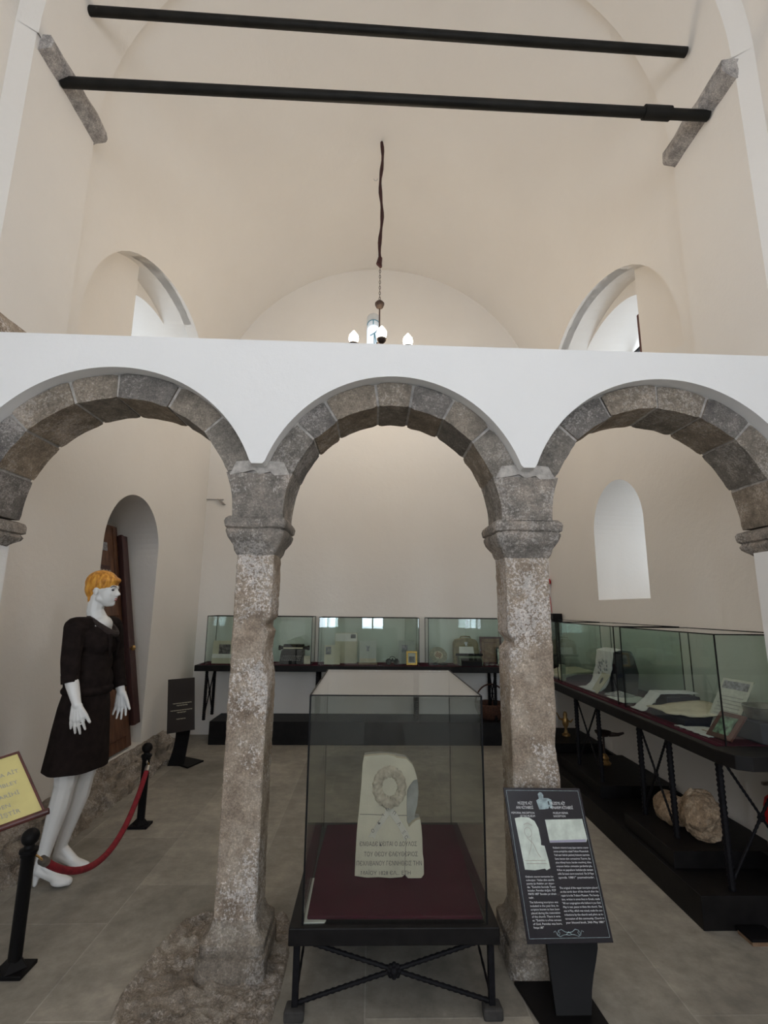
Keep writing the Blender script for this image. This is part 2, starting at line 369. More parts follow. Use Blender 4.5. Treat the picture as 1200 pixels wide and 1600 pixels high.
# big recesses high in the side walls of the sanctuary
up1 = arch_poly(4.85, 1.50, 3.45, 3.53, 1.30); up1c = arch_poly(4.85, 1.50, 3.45, 3.53, 1.30, y_clip=4.42)
up3 = arch_poly(5.22, 0.80, 3.50, 4.33, 0.42)
def sill(p):      # sloping sill that rises towards the back wall
    y0, y1 = p[0][0], p[-1][0]; f = lambda y: 3.45+0.50*(y-3.35)/3.0
    q = [(y, z) for y, z in p[1:-1] if z > f(y)+0.02]; return [(y0, f(y0))]+q+[(q[-1][0]+0.01, f(q[-1][0]+0.01))]
up1, up1c, up1r = sill(up1), sill(up1c), sill(arch_poly(4.85, 1.50, 3.45, 3.53, 1.30, y_clip=4.18))
up3 = arch_poly(5.22, 0.80, 3.85, 4.33, 0.42)
cl = [cutter(up1, -1.85, XL-0.17), cutter(up1c, -1.85, XL-0.32), cutter(up3, -1.85, -3.9)]
up3 = arch_poly(5.22, 0.80, 3.85, 4.33, 0.42); up3r = arch_poly(5.06, 0.84, 3.85, 4.33, 0.42)
cr = [cutter(up1, 2.0, XR+0.17), cutter(up1r, 2.0, XR+0.32), cutter(up3r, 2.0, 4.1)]
door_cut = splay_cutter(arch_poly(4.55, 0.53, 0.24, 2.02, 0.49), arch_poly(4.58, 0.50, 0.24, 1.98, 0.46), XL+0.2, XL-0.62)
nich_cut = splay_cutter(arch_poly(4.58, 0.475, 1.60, 2.27, 0.445), arch_poly(4.58, 0.40, 1.66, 2.22, 0.40), XR-0.001, XR+1.6)

def wall(name, x0, x1, cuts):
    bm = new(); bx(bm, x0, x1, 3.17, YB, 0, 5.25); o = struct(name, bm, 'plaster'); cut(o, cuts); return o
wall('wall_left', -3.15, XL, cl+[door_cut])
wall('wall_right', XR, 3.30, cr+[nich_cut])
bm = new(); bx(bm, -3.15, 3.30, YB, YB+0.3, 0, 7.0); wb = struct('wall_back', bm, 'plaster')
wc = new(); add_prism(wc, arch_poly(-0.015, 0.095, 5.02, 5.50, 0.095), lambda u, v, d: Vector((u, d, v)), YB-0.1, YB+0.5)
bmesh.ops.recalc_face_normals(wc, faces=wc.faces)
mc = bpy.data.meshes.new('c'); wc.to_mesh(mc); wc.free(); oc = bpy.data.objects.new('c', mc); C.objects.link(oc); cut(wb, [oc])

# vault of the sanctuary: a barrel whose springing drops towards the back wall
bm = new(); NY, NA = 36, 96; grid = [[], []]
for layer, rr in enumerate((R, R+0.12)):
    for j in range(NY+1):
        y = 3.10+(YB+0.05-3.10)*j/NY
        grid[layer].append([bm.verts.new((CX-rr*math.cos(PI*k/NA), y, zs(y)+rr*math.sin(PI*k/NA))) for k in range(NA+1)])
for L in (0, 1):
    g = grid[L]
    for j in range(NY):
        for k in range(NA): bm.faces.new((g[j][k], g[j][k+1], g[j+1][k+1], g[j+1][k]))
for j in (0, NY):
    for k in range(NA): bm.faces.new((grid[0][j][k], grid[0][j][k+1], grid[1][j][k+1], grid[1][j][k]))
for k in (0, NA):
    for j in range(NY): bm.faces.new((grid[0][j][k], grid[0][j+1][k], grid[1][j+1][k], grid[1][j][k]))
ce = struct('ceiling', bm, 'plaster'); cut(ce, [cl[0], cl[1], cr[0], cr[1]]); ce.data.shade_smooth()
try: ce.data.set_sharp_from_angle(angle=math.radians(8))
except Exception: pass
for o in cl+cr+[door_cut, nich_cut, oc]: bpy.data.objects.remove(o)

# transverse arch on its two wall piers, with a bevelled front edge
Y0, Y1 = 2.44, 3.17
bm = new(); NA = 56; rings = []
for (y, r_, z0) in ((Y1, R-0.06, 4.95), (Y0+0.07, R-0.06, 4.95), (Y0, 2.255, 4.95), (Y0, R+0.45, 4.95), (Y1, R+0.45, 4.95)):
    rings.append([bm.verts.new((CX-r_*math.cos(PI*k/NA), y, z0+r_*math.sin(PI*k/NA))) for k in range(NA+1)])
for i in range(5):
    a, b = rings[i], rings[(i+1) % 5]
    for k in range(NA): bm.faces.new((a[k], a[k+1], b[k+1], b[k]))
ta = struct('ceiling_transverse_arch', bm, 'plaster', smooth=True, sharp=30); ta.name = 'trim_1'
for i, s in enumerate((-1, 1)):
    bm = new(); xi = (XL+0.05) if s < 0 else (XR-0.05); xo = -3.15 if s < 0 else 3.30
    poly = [(xi, Y1), (xi, Y0+0.07), (xi+s*0.08, Y0), (xo, Y0), (xo, Y1)]
    add_prism(bm, poly, lambda u, v, d: Vector((u, v, d)), 0, 4.96)
    struct('wall_'+('left' if s < 0 else 'right')+'_pier', bm, 'plaster')
# nave: side walls, end wall with three tall windows, barrel vault
NX = 2.255
for i, s in enumerate((-1, 1)):
    bm = new(); x0, x1 = sorted((CX+s*NX, CX+s*(NX+0.6))); bx(bm, x0, x1, NAVE_Y, Y0, 0, 5.1)
    o = struct('wall_nave_'+('left' if s < 0 else 'right'), bm, 'plaster')
    cs = [cutter(arch_poly(y, 0.5, 4.0, 5.0, 0.35) if False else [(y-0.55, 3.1), (y-0.55, 4.6), (y+0.55, 4.6), (y+0.55, 3.1)], x0-0.2, x1+0.2) for y in (-3.6, -0.9)]  # openings added out of view to let the extra side light in
    cut(o, cs)
    for c in cs: bpy.data.objects.remove(c)
bm = new(); bx(bm, -3.4, 3.5, NAVE_Y-0.4, NAVE_Y, 0, 8.0); we = struct('wall_entrance', bm, 'white'); cs = []
for x in (-1.45, 0.075, 1.6):
    k = new(); add_prism(k, arch_poly(x, 0.40, 0.8, 3.3, 0.30), lambda u, v, d: Vector((u, d, v)), NAVE_Y-0.6, NAVE_Y+0.2)
    bmesh.ops.recalc_face_normals(k, faces=k.faces)
    me = bpy.data.meshes.new('c'); k.to_mesh(me); k.free(); c = bpy.data.objects.new('c', me); C.objects.link(c); cs.append(c)
cut(we, cs)
for c in cs: bpy.data.objects.remove(c)
for i, x in enumerate((-1.45, 0.075, 1.6)):
    bm = new(); yy = NAVE_Y-0.25
    for xx in (x-0.38, x, x+0.38): bx(bm, xx-0.025, xx+0.025, yy-0.03, yy+0.03, 0.8, 3.58 if xx == x else 3.35)
    for k in range(8): bx(bm, x-0.39, x+0.39, yy-0.028, yy+0.028, 0.82+k*0.36-0.02, 0.82+k*0.36+0.02)
    struct('window_%d' % (i+1), bm, 'blackwood')
bm = new(); rings = []
for y in (NAVE_Y-0.1, Y0+0.02):
    for r_ in (NX, NX+0.2): rings.append([bm.verts.new((CX-r_*math.cos(PI*k/48), y, 4.95+r_*math.sin(PI*k/48))) for k in range(49)])
for a, b in ((0, 2), (2, 3), (3, 1), (1, 0)):
    for k in range(48): bm.faces.new((rings[a][k], rings[a][k+1], rings[b][k+1], rings[b][k]))
nc = struct('ceiling_nave', bm, 'plaster', smooth=True, sharp=30)
# windows in the high recesses, and the one above the apse
def window(name, x, yc, a, z0, z1, m='blackwood'):
    bm = new()
    for yy in (yc-a, yc, yc+a): bx(bm, x-0.02, x+0.02, yy-0.02, yy+0.02, z0, z1)
    for k in range(4):
        z = z0+(z1-z0)*k/3; bx(bm, x-0.02, x+0.02, yc-a, yc+a, z-0.015, z+0.015)
    o = struct(name, bm, m)
    g = new(); bx(g, x-0.003, x+0.003, yc-a, yc+a, z0, z1); obj('pane', g, 'pane', o); return o
window('window_4', -3.05, 5.22, 0.79, 3.87, 4.60); window('window_5', 3.20, 5.06, 0.79, 3.87, 4.60)
window('window_6', 3.12, 4.58, 0.36, 1.70, 2.55)
bm = new(); bx(bm, 2.475, 2.52, 4.185, 4.225, 3.60, 4.24)
o = struct('window_7', bm, 'redbrown', bevel=0.004)
bm = new()          # tracery of the little apse window
for k, (xa, za, xb, zb) in enumerate([(-0.05, 5.12, 0.03, 5.20), (0.03, 5.20, 0.0, 5.38), (0.0, 5.38, 0.04, 5.42), (0.0, 5.38, -0.06, 5.34), (-0.05, 5.12, -0.09, 5.16), (0.0, 5.05, -0.005, 5.38), (-0.02, 5.52, -0.02, 5.58), (0.03, 5.20, 0.05, 5.10)]):
    add_tube(bm, [(xa, YB+0.16, za), (xb, YB+0.16, zb)], 0.008, 6)
add_tube(bm, [(-0.015-0.09*math.cos(PI*k/12), YB+0.16, 5.50+0.09*math.sin(PI*k/12)) for k in range(13)], 0.006, 6)
o = struct('window_8', bm, plain('blue_lead', (0.20, 0.42, 0.55, 1), 0.5))
bm = new(); bx(bm, -0.11, 0.08, YB+0.19, YB+0.195, 5.02, 5.6); obj('pane', bm, 'pane', o)

# raised stone footing along the left wall
bm = new(); NYF, NP = 260, 12
prof = [(0.0, 0.225), (0.03, 0.225), (0.055, 0.215), (0.07, 0.18), (0.09, 0.155), (0.11, 0.15), (0.135, 0.12), (0.15, 0.085), (0.17, 0.07), (0.19, 0.055), (0.205, 0.03), (0.22, 0.0)]
rows = []
for j in range(NYF+1):
    y = 2.7+(5.62-2.7)*j/NYF; row = []
    for q, (dx, z) in enumerate(prof):
        nz = noise.noise(Vector((y*5, q*0.45, 1.3)))*0.045; n2 = noise.noise(Vector((y*15, q*1.1, 5)))*0.030
        row.append(bm.verts.new((XL+dx*0.95+(nz+n2)*(1 if q else 0), y, max(0.01, z+(nz+n2)*0.8*(0.3 if q == 0 else 1)) if q < 11 else -0.005)))
    rows.append(row)
for a, b in zip(rows, rows[1:]):
    for q in range(11): bm.faces.new((a[q], a[q+1], b[q+1], b[q]))
for row in (rows[0], rows[-1]):
    pass
back = [bm.verts.new((XL-0.02, 2.7+(5.62-2.7)*j/NYF, -0.005)) for j in range(NYF+1)]
for j in range(NYF):
    bm.faces.new((rows[j][0], rows[j+1][0], back[j+1], back[j])); bm.faces.new((rows[j][11], back[j], back[j+1], rows[j+1][11]))
bm.faces.new(rows[0]+[back[0]]); bm.faces.new([back[-1]]+rows[-1][::-1])
struct('trim_2', bm, 'rubble', smooth=True, sharp=60)

# ------------------------------------------------------------------ the screen of three arches
YF, YR, YK = 2.28, 2.35, 2.62
ZT = 2.79
# (opening x0, x1, spring z, rise)
ARCH = [(-1.84, -0.665, 1.93, 0.580), (-0.425, 0.625, 1.93, 0.56), (0.868, 2.00, 1.93, 0.575)]
RING, LIP = 0.105, 0.128
def arc_z(A, x, g):
    x0, x1, z0, rise = A; c, a = (x0+x1)/2, (x1-x0)/2+g
    t = (x-c)/a
    return z0+(rise+g)*math.sqrt(1-t*t) if abs(t) < 1 else None
xs = set([-2.45, 2.6])
for A in ARCH:
    c, a = (A[0]+A[1])/2, (A[1]-A[0])/2+LIP
    for k in range(61): xs.add(round(c-a*math.cos(PI*k/60), 4))
xs = sorted(xs); bm = new()
ZJ = 2.165
def zlow(x):
    z = [arc_z(A, x, LIP) for A in ARCH]; z = [q for q in z if q is not None]
    return max(z+[ZJ]) if z else ZJ
strip = [[bm.verts.new((x, y, z)) for y, z in ((YF, zlow(x)), (YF, ZT-0.01*(x-0.07)), (YK+0.02, ZT-0.01*(x-0.07)), (YK+0.02, zlow(x)))] for x in xs]
for a, b in zip(strip, strip[1:]):
    for i in range(4): bm.faces.new((a[i], b[i], b[(i+1) % 4], a[(i+1) % 4]))
bm.faces.new(strip[0]); bm.faces.new(strip[-1][::-1])
struct('wall_screen', bm, 'white', smooth=True, sharp=35)
for i, (x0, x1) in enumerate(((-2.5, -1.875), (1.995, 2.6))):       # white end piers under the outer corbels
    bm = new(); bx(bm, x0, x1, YF+0.03, YK-(0.07 if i else 0), 0, 1.80)
    bx(bm, x0, x1+(-0.16 if i == 0 else 0), YF, YK, 1.80, 2.17) if i == 0 else bx(bm, x0+0.16, x1, YF, YK, 1.80, 2.17)
    struct('wall_screen_'+('left' if i == 0 else 'right'), bm, 'white')
def voussoirs(A, n, start, end):
    x0, x1, z0, rise = A; c, a = (x0+x1)/2, (x1-x0)/2; bm = new(); gap = 0.011
    cuts = [start+(end-start)*(k+(random.uniform(-0.12, 0.12) if 0 < k < n else 0))/n for k in range(n+1)]
    for k in range(n):
        t0, t1 = cuts[k]+gap, cuts[k+1]-gap; m_ = 9; j = random.uniform(-0.004, 0.004); yo = random.uniform(-0.006, 0.006)
        rows = []
        for i in range(m_+1):
            t = t0+(t1-t0)*i/m_; e = 0.006 if i in (0, m_) else 0
            ri, ro = j+e, RING+0.02-e
            row = []
            for g, y in ((ri, YR+yo), (ri, YK), (ro, YK), (ro, YR+yo)):
                wob = noise.noise(Vector((t*9+c*5, g*30, y*8)))*0.006
                row.append(bm.verts.new((c-(a+g+wob)*math.cos(t), y+wob*0.6, z0+(rise+g+wob)*math.sin(t))))
            rows.append(row)
        for p, q in zip(rows, rows[1:]):
            for i in range(4): bm.faces.new((p[i], q[i], q[(i+1) % 4], p[(i+1) % 4]))
        bm.faces.new(rows[0]); bm.faces.new(rows[-1][::-1])
    return bm
def mortar_ring(A):
    x0, x1, z0, rise = A; c, a = (x0+x1)/2, (x1-x0)/2; bm = new(); rows = []
    for i in range(61):
        t = 0.10+(PI-0.2)*i/60
        rows.append([bm.verts.new((c-(a+g)*math.cos(t), y, z0+(rise+g)*math.sin(t))) for g, y in ((0.008, YR+0.008), (0.008, YK-0.006), (LIP+0.03, YK-0.006), (LIP+0.03, YR+0.008))])
    for p, q in zip(rows, rows[1:]):
        for i in range(4): bm.faces.new((p[i], q[i], q[(i+1) % 4], p[(i+1) % 4]))
    bm.faces.new(rows[0]); bm.faces.new(rows[-1][::-1]); return bm
alabels = ['grey and ochre stone round arch at the left, cut by the photo edge', 'dark grey stone round arch standing over the glass case between two pillars', 'grey stone round arch at the right, above the long display counter']
for i, A in enumerate(ARCH):
    t = thing('stone_arch', alabels[i], 'arch', ((A[0]+A[1])/2, (YR+YK)/2, A[2]), 'arches of the stone screen')
    lo = 0.36 if i else -0.008; hi = PI-0.36 if i < 2 else PI+0.008
    obj('voussoirs', voussoirs(A, 7, lo, hi), 'arch', t, smooth=True, sharp=35)
    obj('mortar_joints', mortar_ring(A), 'mortar', t, smooth=True, sharp=35)

def rough(bm, amp, sc, seedv=0.0):
    for v in bm.verts:
        v.co += Vector((noise.noise(v.co*sc+Vector((seedv, 0, 0))), noise.noise(v.co*sc+Vector((0, 7+seedv, 0))), noise.noise(v.co*sc+Vector((0, 0, 13+seedv)))))*amp
def loft_rects(levels, cx, cy, ch=0.0, sub=5):
    """levels: (z, half-x, half-y, chamfer); octagonal sections"""
    bm = new(); rings = []
    for z, hx, hy, c in levels:
        base = [(-hx+c, -hy), (hx-c, -hy), (hx, -hy+c), (hx, hy-c), (hx-c, hy), (-hx+c, hy), (-hx, hy-c), (-hx, -hy+c)]
        pts = []
        for k in range(8):
            a, b = base[k], base[(k+1) % 8]; n = sub if k % 2 == 0 else 2
            for i in range(n): pts.append((a[0]+(b[0]-a[0])*i/n, a[1]+(b[1]-a[1])*i/n))
        rings.append([bm.verts.new((cx+x, cy+y, z)) for x, y in pts])
    for a, b in zip(rings, rings[1:]):
        k = len(a)
        for i in range(k): bm.faces.new((a[i], a[(i+1) % k], b[(i+1) % k], b[i]))
    bm.faces.new(rings[0][::-1]); bm.faces.new(rings[-1]); return bm
def pillar(cx, hx, label, seed, lowtone=False):
    t = thing('stone_pillar', label, 'pillar', (cx, 2.5, 0), 'pillars of the stone screen'); cy = 2.50
    lv = []
    for k in range(110):
        z = 0.20+(1.76-0.20)*k/109; w_ = hx*(1+0.006*math.sin(z*6+seed)); c = 0.006
        lv.append((z, w_, 0.098, c))
    bm = loft_rects(lv, cx, cy, sub=9); rough(bm, 0.003, 6, seed); rough(bm, 0.0035, 34, seed)
    if seed > 2:
        pass
    # worn pockets and a mason's joint
    for v in bm.verts:
        for (px, pz, rx, rz, dp) in ([(cx+0.0, 1.44, 0.07, 0.018, 0.022), (cx+0.01, 1.39, 0.03, 0.012, 0.012), (cx+0.09, 1.30, 0.06, 0.12, 0.02), (cx+0.02, 0.80, 0.04, 0.03, 0.01), (cx+0.1, 1.42, 0.05, 0.025, 0.035)] if seed < 2 else [(cx-0.04, 1.55, 0.03, 0.03, 0.012), (cx-0.11, 1.35, 0.06, 0.03, 0.03), (cx+0.1, 0.9, 0.04, 0.1, 0.015)]):
            d = ((v.co.x-px)/rx)**2+((v.co.z-pz)/rz)**2
            if d < 1.6:
                if abs(v.co.x-cx) > hx*0.8: v.co.x -= math.copysign(dp*math.exp(-d*1.5), v.co.x-cx)
                elif v.co.y < cy: v.co.y += dp*math.exp(-d*1.5)
        if abs(v.co.z-1.19) < 0.012 and v.co.y < cy: v.co.y += 0.006
    obj('shaft', bm, 'pillar', t, smooth=True, sharp=38)
    bm = loft_rects([(z, hx+dx, 0.10+dx, 0.01) for z, dx in ((1.745, 0.0), (1.765, 0.012), (1.79, 0.018), (1.80, 0.026), (1.825, 0.042), (1.85, 0.05), (1.862, 0.05), (1.868, 0.043), (1.875, 0.055), (1.90, 0.060), (1.915, 0.055), (1.925, 0.045))], cx, cy, sub=9)
    rough(bm, 0.006, 12, seed); obj('capital', bm, 'capital', t, smooth=True, sharp=45)
    # springer block shared by two arches
    li = 0 if seed < 2 else 1; AL, AR = ARCH[li], ARCH[li+1]; bm = new(); rows = []
    for k in range(9):
        z = 1.92+0.215*k/8; zz = max(0.0, z-1.93)/0.56; f = math.sqrt(max(0, 1-zz*zz))
        xa = (AL[0]+AL[1])/2+(AL[1]-AL[0])/2*f; xb = (AR[0]+AR[1])/2-(AR[1]-AR[0])/2*f
        n = 10; row = [(xa+(xb-xa)*i/n, YR-0.004) for i in range(n+1)]+[(xb, YK+0.0)]+[(xb+(xa-xb)*i/n, YK+0.004) for i in range(1, n+1)]
        rows.append([bm.verts.new((x, y, z)) for x, y in row])
    for p, q in zip(rows, rows[1:]):
        m_ = len(p)
        for i in range(m_): bm.faces.new((p[i], p[(i+1) % m_], q[(i+1) % m_], q[i]))
    bm.faces.new(rows[0][::-1]); bm.faces.new(rows[-1]); rough(bm, 0.005, 10, seed)
    obj('springer', bm, 'capital', t, smooth=True, sharp=45)
    # mortar smear over the springer
    bm = new(); w0 = (AR[0]-AL[1])/2; mc_ = (AR[0]+AL[1])/2
    pts = [(-w0*1.2, 2.125), (-w0*0.6, 2.138), (-0.03, 2.150), (0.0, 2.128), (0.05, 2.142), (w0*0.6, 2.125), (w0*1.2, 2.130), (w0*0.95, 2.19), (0, 2.20), (-w0*0.95, 2.19)]
    add_prism(bm, [(mc_+u, v) for u, v in pts], lambda u, v, d: Vector((u, d, v)), YR-0.006, YR+0.1)
    rough(bm, 0.004, 20, seed); obj('mortar_patch', bm, 'mortar', t)
    bm = loft_rects([(z, hx+dx, 0.10+dx, 0.02) for z, dx in ((0.0, 0.052), (0.05, 0.052), (0.085, 0.052), (0.09, 0.040), (0.10, 0.044), (0.135, 0.044), (0.142, 0.032), (0.16, 0.018), (0.205, 0.002))], cx, cy, sub=9)
    rough(bm, 0.004, 9, seed); rough(bm, 0.004, 40, seed); obj('base', bm, 'rubble', t, smooth=True, sharp=50)
    return t
pil = pillar(-0.555, 0.088, 'worn grey-brown stone pillar left of the glass case, with flaking limewash', 1.0)
pil2 = pillar(0.755, 0.105, 'speckled brown stone pillar right of the glass case, behind the information board', 3.0)
# broken mortar patch round the foot of the left pillar
bm = new(); add_poly = [(-0.93, 2.14), (-0.955, 2.30), (-0.93, 2.55), (-0.885, 2.76), (-0.80, 2.82), (-0.62, 2.81), (-0.40, 2.83), (-0.345, 2.70), (-0.335, 2.45), (-0.34, 2.22), (-0.36, 2.08), (-0.60, 2.02), (-0.80, 2.04)]
N = 90
for iy in range(N+1):
    for ix in range(N+1):
        x = -1.0+0.7*ix/N; y = 1.98+0.88*iy/N
        bm.verts.new((x, y, 0))
bm.verts.ensure_lookup_table()
def inside(x, y, poly):
    c = False; j = len(poly)-1
    for i in range(len(poly)):
        xi, yi = poly[i]; xj, yj = poly[j]
        if (yi > y) != (yj > y) and x < (xj-xi)*(y-yi)/(yj-yi)+xi: c = not c
        j = i
    return c
def edged(x, y, poly):
    return min((Vector((x, y))-(Vector(a)+(Vector(b)-Vector(a))*max(0, min(1, (Vector((x, y))-Vector(a)).dot(Vector(b)-Vector(a))/(Vector(b)-Vector(a)).length_squared)))).length for a, b in zip(poly, poly[1:]+poly[:1]))
for v in bm.verts:
    x, y = v.co.x, v.co.y; ins = inside(x, y, add_poly); d = edged(x, y, add_poly)
    if ins: v.co.z = max(0.002, 0.024*math.exp(-((d-0.02)/0.014)**2)*(1 if x < -0.5 else 0.4)+0.004+0.022*abs(noise.noise(Vector((x*9, y*9, 3))))*min(1, d/0.05)+0.018*noise.noise(Vector((x*30, y*30, 3)))*min(1, d/0.03))
    else: v.co.z = -0.01
for iy in range(N):
    for ix in range(N):
        a = iy*(N+1)+ix; q = [bm.verts[i] for i in (a, a+1, a+N+2, a+N+1)]
        if max(v.co.z for v in q) > 0: bm.faces.new(q)
bmesh.ops.delete(bm, geom=[v for v in bm.verts if not v.link_faces], context='VERTS')
struct('trim_3', bm, 'rubble', smooth=True, sharp=70)
# corbels at the two ends
for i, (x0, x1, s) in enumerate(((-2.4, -1.855, 1), (2.02, 2.5, -1))):
    bm = new()
    prof = [(1.73, -0.055), (1.745, -0.035), (1.76, -0.03), (1.775, -0.035), (1.80, -0.012), (1.825, 0.018), (1.84, 0.024), (1.85, 0.018), (1.858, 0.014), (1.866, 0.028), (1.90, 0.030), (1.915, 0.024), (1.925, 0.0)]
    xi = x1 if s > 0 else x0; rows = []
    for z, d in prof:
        e = xi+s*d; far = x0 if s > 0 else x1
        rows.append([bm.verts.new(p) for p in ((far, YR-0.012-d, z), (e, YR-0.012-d, z), (e, YK+0.006+d, z), (far, YK+0.006+d, z))])
    for p, q in zip(rows, rows[1:]):
        for k in range(4): bm.faces.new((p[k], p[(k+1) % 4], q[(k+1) % 4], q[k]))
    bm.faces.new(rows[0][::-1]); bm.faces.new(rows[-1]); bmesh.ops.subdivide_edges(bm, edges=bm.edges[:], cuts=1, use_grid_fill=True); rough(bm, 0.006, 14, i)
    o = obj('stone_corbel', bm, 'capital', None, smooth=True, sharp=40)
    tag(o, ['moulded stone corbel under the outer end of the left arch', 'moulded stone corbel under the outer end of the right arch'][i], 'corbel', 'end corbels of the screen')
for i, (x0, x1) in enumerate(((-2.25, XL+0.09), (XR-0.04, 2.45))):
    bm = new(); s = 1 if i == 0 else -1; xi = x1 if i == 0 else x0; far = x0 if i == 0 else x1
    poly = [(far, 3.16), (xi-s*0.07, 3.16), (xi-s*0.015, 3.07), (xi, 3.03), (xi, 2.93), (far, 2.93)]
    add_prism(bm, poly, lambda u, v, d: Vector((u, d, v)), 2.48, 3.2); bmesh.ops.subdivide_edges(bm, edges=bm.edges[:], cuts=3, use_grid_fill=True); rough(bm, 0.008, 9, i)
    tag(obj('stone_corbel', bm, 'pillar', None, smooth=True, sharp=40), ['brown stone corbel above the screen wall in the left corner', 'brown stone corbel above the screen wall in the right corner'][i], 'corbel', 'stone corbels above the screen wall')

# impost slabs under the transverse arch, tie rods
for i, (x0, x1, z, y0, y1, lb) in enumerate(((-2.35, XL+0.13, 4.87, 2.54, 3.19, 'weathered grey stone impost slab high on the left wall'), (XR-0.14, 2.5, 4.80, 2.50, 3.16, 'weathered grey stone impost slab high on the right wall'))):
    bm = new(); s = 1 if i == 0 else -1; xi = x1 if i == 0 else x0; far = x0 if i == 0 else x1
    poly = [(far, z+0.12), (xi-s*0.01, z+0.12), (xi, z+0.07), (xi-s*0.01, z+0.03), (xi-s*0.09, z-0.005), (far, z-0.005)]
    add_prism(bm, poly, lambda u, v, d: Vector((u, d, v)), y0, y1); bmesh.ops.subdivide_edges(bm, edges=bm.edges[:], cuts=4, use_grid_fill=True); rough(bm, 0.018, 8, i); rough(bm, 0.008, 25, i)
    tag(obj('impost_slab', bm, 'slab', None, smooth=True, sharp=40), lb, 'stone slab', 'impost slabs')
t = thing('tie_rod', 'thick black tie rod spanning between the two stone slabs, lower of two', 'tie rod', (CX, 2.76, 4.85))
bm = new(); add_tube(bm, [(XL+0.06, 2.76, 4.895), (0.0, 2.76, 4.85), (XR-0.06, 2.76, 4.80)], 0.034, 16)
obj('rod', bm, 'rod', t, smooth=True)
bm = new(); add_tube(bm, [(1.80, 2.76, 4.812), (1.98, 2.76, 4.808)], 0.045, 16); obj('sleeve', bm, 'rod', t, smooth=True)
bm = new(); add_tube(bm, [(-2.035, 2.80, 5.555), (CX, 2.80, 5.47), (2.175, 2.80, 5.385)], 0.032, 16)
tag(obj('tie_rod', bm, 'rod', None, smooth=True), 'black tie rod under the vault, higher of two, its ends set into plaster', 'tie rod')

# ------------------------------------------------------------------ chandelier
cx, cy = 0.047, 4.55
t = thing('chandelier', 'iron chandelier with lit globe bulbs hanging on a long brown cord from the vault', 'chandelier', (cx, cy, 3.95))
ztop = 1.5+1.082*4.78
bm = new()
pts = [(cx+0.004+0.012*math.sin(k*0.5), 4.78+(cy-4.78)*min(1, k/24), 6.70-(6.70-5.03)*k/24) for k in range(25)]
add_tube(bm, pts, [0.017+0.004*math.sin(k*1.3) for k in range(25)], 8); obj('cord', bm, 'ropebrown', t, smooth=True)
bm = new(); add_tube(bm, [(cx, cy, 5.04), (cx-0.012, cy, 4.97), (cx+0.008, cy, 4.93)], [0.022, 0.03, 0.014], 8)
obj('knot', bm, 'ropebrown', t, smooth=True)
bm = new()
for k in range(13):
    z = 4.93-k*0.031; 
    add_tube(bm, [(cx+(0.008 if k % 2 else 0)*math.cos(a), cy+(0 if k % 2 else 0.008)*math.cos(a), z-0.016-0.018*math.sin(a)) for a in [2*PI*q/8 for q in range(9)]], 0.003, 5, cap=False)
obj('chain', bm, 'bronze', t)
bm = new(); add_lathe(bm, [(0.004, 4.545), (0.03, 4.54), (0.047, 4.52), (0.047, 4.505), (0.035, 4.475), (0.012, 4.46), (0.004, 4.455)], (cx, cy, 0)); obj('canopy', bm, 'bronze', t, smooth=True)
bm = new(); add_tube(bm, [(cx, cy, 4.46), (cx, cy, 4.05)], 0.007, 8); add_lathe(bm, [(0.005, 4.10), (0.026, 4.085), (0.03, 4.06), (0.012, 4.03), (0.02, 3.93), (0.03, 3.86), (0.01, 3.8), (0.003, 3.76)], (cx, cy, 0)); obj('stem', bm, 'bronze', t, smooth=True)
ring = new(); add_tube(ring, [(cx+0.36*math.cos(2*PI*k/40), cy+0.36*math.sin(2*PI*k/40), 3.835) for k in range(41)], 0.009, 8, cap=False); obj('hoop', ring, 'bronze', t, smooth=True)
for k in range(8):
    a = 2*PI*k/8+math.radians(273); px, py = cx+0.36*math.cos(a), cy+0.36*math.sin(a)
    bm = new(); add_tube(bm, [(cx+0.02*math.cos(a), cy+0.02*math.sin(a), 3.93), (cx+0.18*math.cos(a), cy+0.18*math.sin(a), 3.80), (px, py, 3.855), (px, py, 3.89)], 0.007, 8)
    ar = obj('arm', bm, 'bronze', t, smooth=True)
    bm = new(); add_lathe(bm, [(0.006, 3.875), (0.02, 3.88), (0.042, 3.90), (0.048, 3.92), (0.044, 3.92)], (px, py, 0), 16); obj('cup', bm, 'bronze', ar, smooth=True)
    bm = new(); add_lathe(bm, [(0.012, 3.917), (0.040, 3.94), (0.048, 3.968), (0.042, 4.002), (0.020, 4.032), (0.004, 4.052)], (px, py, 0), 16); obj('bulb', bm, 'bulb', ar, smooth=True)
    l = bpy.data.lights.new('bulb_light', 'POINT'); l.energy = 4.4; l.color = (1.0, 0.80, 0.56); l.shadow_soft_size = 0.06
    lo = bpy.data.objects.new('bulb_light', l); C.objects.link(lo); lo.location = (px, py, 4.13)
bm = new(); add_tube(bm, [(-0.012+0.022*math.cos(a), 5.16+0.0*a, 6.585+0.022*math.sin(a)) for a in [PI*0.95+PI*1.15*k/10 for k in range(11)]], 0.004, 6)
tag(obj('ceiling_hook', bm, 'steel', None, smooth=True), 'small curved metal hook in the vault beside the chandelier cord', 'hook')

